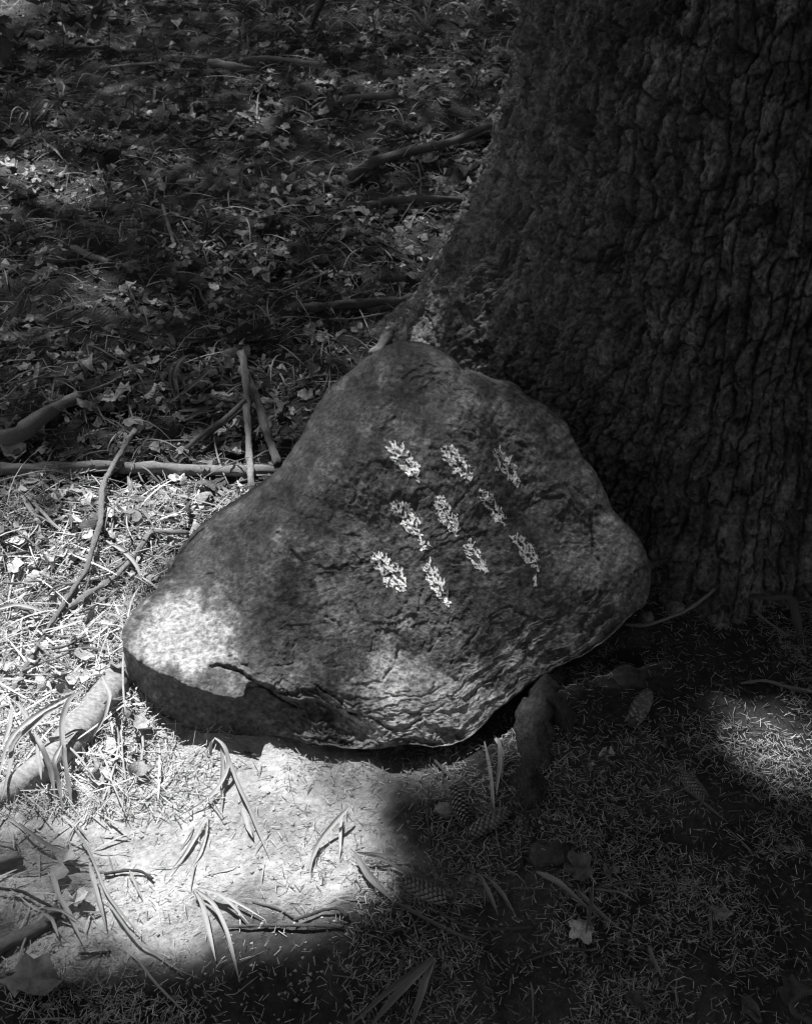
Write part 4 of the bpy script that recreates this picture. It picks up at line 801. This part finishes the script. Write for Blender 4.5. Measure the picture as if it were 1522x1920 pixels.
# ------------------------------------------------------------------ dried strap leaves (blades)
def blade(pts, w_px, lift, m_=M_blade, tip=(.35, .1), fold=.34, seed=0, name='blade', world=False, w=None):
    W = np.asarray(pts, float) if world else world_line(pts, lift); d = np.r_[0, np.cumsum(np.linalg.norm(np.diff(W, axis=0), axis=1))]
    m = 22; u = np.linspace(0, d[-1], m); P = np.stack([np.interp(u, d, W[:, k]) for k in range(3)], -1)
    for k in range(4): P[1:-1] = (P[:-2] + 2 * P[1:-1] + P[2:]) / 4
    wd = (.82 * w_px * depth_of(P).mean() / F) if w is None else w
    t = np.gradient(P, axis=0); t /= np.linalg.norm(t, axis=1)[:, None] + 1e-9
    nn = np.array([0, 0, 1.]) * .8 + .55 * (CAM - P) / np.linalg.norm(CAM - P, axis=1)[:, None]
    sd = np.cross(t, nn); sd /= np.linalg.norm(sd, axis=1)[:, None] + 1e-9; no = np.cross(sd, t)
    s = u / d[-1]; rl = .35 * np.sin(s * 5 + seed) ; sd2 = sd * np.cos(rl)[:, None] + no * np.sin(rl)[:, None]; no2 = -sd * np.sin(rl)[:, None] + no * np.cos(rl)[:, None]
    hw = .5 * wd * np.minimum(1, tip[0] + (1 - tip[0]) * s / .15) * np.clip(tip[1] + (1 - tip[1]) * ((1 - s) / .35), 0, 1) * (1 + .12 * vn(s * 9, np.full(m, seed * 1.7), seed=5))
    rows = []
    for c, z in ((-1, 0), (-.55, -.15), (0, -fold), (.55, -.15), (1, 0)): rows.append(P + sd2 * (hw * c)[:, None] + no2 * (hw * 2 * z * (1 if c == 0 else fold / .3))[:, None])
    V_ = np.stack(rows, 1); uv = np.stack([np.broadcast_to(np.linspace(0, 1, 5) * .2 + seed * .37, (m, 5)), np.broadcast_to((u / .25)[:, None], (m, 5))], -1)
    i = np.arange(m * 5).reshape(m, 5)
    me = mesh_np(name, V_.reshape(-1, 3), gridquads(i), uv=uv.reshape(-1, 2)); me.materials.append(m_); return me
def clump(label, blades, m_=M_blade, cat='dry leaves', name='dried_leaf_clump', group=None):
    p0 = on_ground(*blades[0][0][0]); root = empty(name, p0, label, cat, group)
    for i, (pts, w, lf) in enumerate(blades): under(link('blade', blade(pts, w, lf, m_, seed=i + len(pts))), root)
def single(label, pts, w, lf, m_=M_blade): link('strap_leaf', blade(pts, w, lf, m_, seed=int(pts[0][0]) % 13), label=label, cat='dry leaf')
clump('folded clump of dried strap leaves standing on bright soil in front of the boulder', [
    ([(403,1384),(396,1392),(395,1412),(397,1434)], 6.5, [.05, .045, .02, .01]), ([(402,1383),(418,1390),(428,1412),(430,1436),(417,1466),(395,1495),(365,1515),(333,1532)], 10, [.05, .05, .03, .016, .01, .008]),
    ([(416,1390),(418,1440),(416,1522)], 10, [.045, .02, .004]), ([(420,1394),(432,1430),(450,1480),(468,1512),(485,1560),(504,1606)], 9, [.045, .025, .012, .008]), ([(453,1516),(462,1540),(474,1570)], 12, [.008, .012, .010])])
clump('pair of pale strap leaves lying flat on the brightest soil', [([(390,1526),(366,1570),(345,1605),(318,1636)], 9, [.008, .006]), ([(391,1530),(385,1575),(370,1610),(344,1648)], 5, [.006, .005])])
single('dark curved strap leaf on the soil right of the bright patch', [(656,1511),(625,1545),(600,1575),(584,1610),(581,1642)], 11, [.03, .02, .008, .006]); single('short straight strap leaf right of the dark curved one', [(640,1530),(638,1570),(636,1613)], 7, [.01, .006])
clump('spreading clump of dried strap leaves low on the bright soil', [([(364,1668),(380,1692),(390,1740),(405,1802)], 11, [.012, .016, .008]), ([(368,1668),(400,1690),(425,1742),(450,1842)], 10, [.016, .02, .008]),
    ([(370,1664),(410,1675),(445,1705),(467,1732)], 8, [.016, .02, .008]), ([(380,1665),(420,1680),(460,1700),(500,1726)], 6, [.012, .014, .006]), ([(362,1670),(376,1690),(384,1706)], 7, [.012, .004])])
clump('tangled strap leaves over the torn pale leaf at the lower left', [([(36,1543),(78,1578),(116,1598),(200,1612)], 9, [.02, .02, .01]), ([(100,1636),(110,1679),(130,1711),(159,1776)], 12, [.02, .022, .01]), ([(168,1618),(184,1682),(200,1742)], 11, [.03, .022, .008]),
    ([(141,1553),(165,1589),(185,1636),(199,1676),(246,1734),(278,1766)], 7, [.02, .02, .008]), ([(78,1702),(116,1706),(160,1738)], 7, [.03, .012]), ([(80,1711),(98,1722),(111,1758)], 8, [.03, .012]), ([(243,1632),(256,1660),(267,1686)], 7, [.012, .006])])
single('long thin strap leaf crossing from bright soil into shade, bottom left', [(230,1774),(260,1800),(289,1841),(332,1884),(362,1908)], 6, [.008, .006]); single('strap leaf lying above the long thin one at the bottom left', [(201,1688),(251,1760),(289,1786),(332,1818),(377,1836)], 7, [.012, .008, .006])
single('short strap leaf standing out at the lower left, right of the grey stick', [(191,1798),(182,1820),(172,1848)], 8, [.02, .006])
clump('drooping clump of dried strap leaves hanging over the log', [
    ([(151,1297),(132,1304),(116,1349),(118,1396),(106,1434)], 13, [.09, .09, .075, .06, .03]), ([(142,1300),(95,1323),(43,1359),(14,1389),(5,1425),(-2,1465)], 11, [.09, .085, .06, .03]), ([(120,1320),(83,1340),(47,1373),(19,1390),(24,1420),(2,1503)], 12, [.085, .075, .05, .03]),
    ([(64,1373),(78,1397),(95,1439),(105,1500)], 12, [.08, .075, .05, .008]), ([(116,1397),(100,1427),(111,1467),(118,1521)], 10, [.075, .07, .04, .006]), ([(118,1397),(125,1444),(136,1517)], 10, [.075, .05, .006]),
    ([(69,1395),(74,1430),(78,1462)], 10, [.07, .05]), ([(24,1322),(19,1361),(4,1400)], 10, [.05, .04]), ([(35,1318),(48,1340),(64,1372)], 10, [.05, .06])])
single('curved pale strap leaf lying against the side of the log', [(193,1270),(208,1302),(199,1337),(180,1373),(167,1391)], 9, [.05, .055, .04, .015])
clump('two strap leaves spreading from beneath the log onto bright soil', [([(170,1402),(184,1434),(196,1479),(188,1521)], 10, [.02, .012, .008]), ([(174,1405),(208,1430),(237,1452)], 8, [.012, .012])])
clump('two long blades side by side in the litter at the left', [([(40,926),(65,965),(74,994),(79,1053)], 11, [.02, .025, .01]), ([(49,926),(83,963),(107,990),(147,1004)], 8, [.02, .025, .015])])
single('pale straight strap leaf in the brightest litter behind the long stick', [(240,892),(248,927),(250,996)], 11, [.02, .012]); single('pale curved strap leaf under the kinked twig', [(197,1012),(235,1034),(259,1061),(270,1108)], 9, [.02, .04, .012]); single('arched strap leaf at the left edge above the log', [(-8,1142),(33,1132),(67,1141),(104,1155)], 9, [.03, .04, .015])
single('loop of dry strap leaf beside the left shoulder of the boulder', [(284,1052),(300,1042),(316,1052),(320,1072),(305,1095)], 6, [.01, .04, .03, .01])
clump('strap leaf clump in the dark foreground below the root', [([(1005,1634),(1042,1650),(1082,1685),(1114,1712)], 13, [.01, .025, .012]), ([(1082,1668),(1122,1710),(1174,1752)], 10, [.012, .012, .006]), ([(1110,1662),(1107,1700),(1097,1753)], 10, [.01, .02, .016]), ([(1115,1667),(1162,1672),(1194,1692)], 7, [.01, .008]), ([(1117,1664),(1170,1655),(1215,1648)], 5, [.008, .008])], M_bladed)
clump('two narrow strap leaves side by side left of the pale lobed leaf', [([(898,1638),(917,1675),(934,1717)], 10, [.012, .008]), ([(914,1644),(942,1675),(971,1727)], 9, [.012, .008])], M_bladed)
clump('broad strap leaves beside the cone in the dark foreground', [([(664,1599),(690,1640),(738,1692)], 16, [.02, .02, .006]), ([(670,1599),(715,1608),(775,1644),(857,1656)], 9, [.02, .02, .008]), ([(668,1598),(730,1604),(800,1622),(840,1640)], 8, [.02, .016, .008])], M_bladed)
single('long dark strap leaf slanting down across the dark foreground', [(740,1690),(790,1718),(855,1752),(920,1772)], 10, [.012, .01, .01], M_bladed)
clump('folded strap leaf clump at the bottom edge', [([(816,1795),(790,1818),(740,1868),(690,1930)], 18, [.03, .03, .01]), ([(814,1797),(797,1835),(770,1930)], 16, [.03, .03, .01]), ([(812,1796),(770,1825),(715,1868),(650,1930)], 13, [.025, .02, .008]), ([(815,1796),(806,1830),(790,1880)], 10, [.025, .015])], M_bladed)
clump('narrow strap leaves between the boulder foot and the two touching cones', [([(908,1390),(920,1450),(925,1520),(934,1592)], 8, [.012, .012, .012]), ([(935,1384),(938,1420),(930,1492)], 10, [.014, .008]), ([(925,1378),(943,1410),(940,1462)], 8, [.012, .006])])
single('dark strap leaf trailing from the cone at the right', [(1275,1474),(1312,1500),(1364,1542)], 7, [.008, .006], M_bladed); single('short upright strap leaf in the dark needles at the lower right', [(1328,1706),(1332,1735),(1331,1768)], 7, [.01, .006], M_bladed)
single('short strap leaf standing in the needles at the bottom, right of centre', [(1215,1775),(1225,1800),(1240,1832)], 10, [.02, .008], M_bladed)
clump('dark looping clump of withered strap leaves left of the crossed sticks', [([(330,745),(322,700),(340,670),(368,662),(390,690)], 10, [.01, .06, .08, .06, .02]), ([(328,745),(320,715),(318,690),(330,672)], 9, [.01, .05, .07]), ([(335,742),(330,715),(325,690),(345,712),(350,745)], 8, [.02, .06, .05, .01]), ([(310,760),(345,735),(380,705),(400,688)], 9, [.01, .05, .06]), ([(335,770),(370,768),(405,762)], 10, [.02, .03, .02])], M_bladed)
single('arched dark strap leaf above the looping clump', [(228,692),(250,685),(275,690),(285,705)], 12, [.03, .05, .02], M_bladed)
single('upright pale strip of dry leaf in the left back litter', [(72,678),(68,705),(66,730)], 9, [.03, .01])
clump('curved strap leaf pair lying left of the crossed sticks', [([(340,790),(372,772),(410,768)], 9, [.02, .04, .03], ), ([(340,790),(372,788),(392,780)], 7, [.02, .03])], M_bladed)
for i, (a, b, w, lb) in enumerate([((88, 192), (66, 228), 9, 'pale straw chip at the far left of the back litter'), ((82, 268), (120, 300), 8, 'pale slanting straw leaf left of the upright green leaf pair'), ((444, 210), (478, 232), 10, 'pale straw leaf right above the bright spot in the back litter'), ((445, 215), (418, 250), 6, 'curved pale straw leaf left of the bright spot in the back litter'),
                                 ((115, 152), (118, 178), 6, 'short pale upright straw leaf in the upper left'), ((290, 165), (282, 200), 6, 'pale bent straw leaf near the top, left of the middle'), ((105, 38), (124, 62), 7, 'short pale straw leaf near the top left corner'), ((215, 8), (214, 30), 6, 'pale upright straw leaf at the top edge, left')]):
    mid = ((a[0] + b[0]) / 2 + 4, (a[1] + b[1]) / 2 - 3); single(lb, [a, mid, b], w, [.02, .03, .012])

# ------------------------------------------------------------------ grass tufts and small green plants at the back
def tuft(px, py, n, hgt, label, wd=.006, seed=0):
    rg = random.Random(seed); P = on_ground(px, py); root = empty('grass_tuft', P, label, 'grass', 'grass tufts at the back')
    for i in range(n):
        a = rg.uniform(0, 6.28); r = hgt * rg.uniform(.5, 1.1); h = hgt * rg.uniform(.6, 1.1); dr = np.array([math.cos(a), math.sin(a), 0])
        pts = [P + dr * r * s + np.array([0, 0, h * (2.1 * s - 1.9 * s * s)]) + np.array([rg.gauss(0, .006), rg.gauss(0, .006), 0]) for s in (0, .2, .45, .7, 1)]
        under(link('blade', blade(pts, 0, 0, rg.choice([M_blade, M_bladed, M_bladed]), seed=i, world=True, w=wd * rg.uniform(.6, 1.2))), root)
for i, (px, py, n, h, lb) in enumerate([(705, 60, 12, .14, 'grass tuft with pale drooping tips at the top, right of the dark stem'), (800, 62, 13, .17, 'large arching grass tuft left of the trunk near the top'), (885, 40, 8, .12, 'small grass tuft at the top edge beside the trunk'),
                                        (838, 95, 9, .10, 'pale grass tuft below the large arching one'), (905, 105, 7, .08, 'low grass tuft close to the trunk, upper part'), (890, 165, 8, .09, 'drooping pale grass tuft by the trunk, level with the short thick branch'), (612, 60, 9, .13, 'dark grass tuft beside the dark stem at the top'),
                                        (562, 40, 8, .12, 'grass tuft at the top left of the dark stem'), (628, 205, 9, .09, 'grass tuft just left of the short thick branch'), (450, 60, 7, .10, 'sparse grass tuft at the top, left of the middle'), (60, 225, 8, .10, 'sparse grass tuft at the left edge of the back litter'), (500, 20, 7, .1, 'small tuft at the very top edge, middle'), (945, 30, 6, .09, 'tuft half hidden behind the trunk at the top'),
                                        (872, 385, 6, .06, 'small tuft at the end of the dark level branch by the trunk')]):
    tuft(px, py, n, h, lb, seed=i + 3)
GL = []
for i, (c, f) in enumerate([(.8, .2), (1.4, .35), (.4, -.2)]):
    v, qd = leaf_shape('ovate', c, f, 400 + i, 6); v = v + np.array([.5, 0, 0]); v[:, 1] *= 1.35; me = mesh_np('leaf', v, qd); me.materials.append(M_green); GL.append(me)
def plant(px, py, hgt, n, ls, label, seed):
    rg = random.Random(seed); P = on_ground(px, py); root = empty('leafy_plant', P, label, 'plant', 'small green plants in the litter')
    lean = np.array([rg.gauss(0, .25), rg.gauss(0, .25), 1]); top = P + lean * hgt
    under(link('stem', tube_me('stem', [P, P + lean * hgt * .5 + np.array([.006, 0, 0]), top], [.0022, .0012], 6, seed), M_green), root)
    for i in range(n):
        u = .45 + .55 * (i + 1) / n; o = link('leaf', rg.choice(GL), None, root); o.location = Vector(lean * hgt * u); s = ls * rg.uniform(.7, 1.15); o.scale = (s, s, s); o.rotation_euler = (rg.gauss(0, .3), rg.uniform(-.1, .7), i * 2.4 + rg.uniform(-.5, .5))
for i, (px, py, h, n, ls, lb) in enumerate([(30, 130, .16, 7, .13, 'leafy dark plant in the top left corner'), (120, 100, .20, 7, .12, 'leafy dark plant right of the corner plant, top left'), (205, 95, .18, 6, .11, 'leafy dark plant near the top, third from the left corner'), (370, 195, .14, 3, .07, 'small upright plant with a pale leaf left of the thin pale branch'),
                                            (250, 235, .10, 2, .10, 'seedling with one large drooping dark leaf in the left back litter'), (165, 285, .09, 3, .06, 'seedling with two light leaves below the drooping-leaf seedling'), (10, 195, .10, 3, .08, 'seedling at the left edge of the back litter'), (15, 440, .05, 2, .07, 'seedling with a rounded leaf at the left edge below the bright patch'), (300, 130, .13, 4, .09, 'dark seedling near the long thin twig at the top left'),
                                            (700, 140, .06, 4, .05, 'low dark seedling above the short thick branch'), (535, 790, .05, 4, .035, 'tiny leafy seedling beside the boulder and crossed sticks'), (165, 1222, .03, 5, .03, 'little seedling in the bright litter just above the log')]):
    plant(px, py, h, n, ls, lb, i + 50)
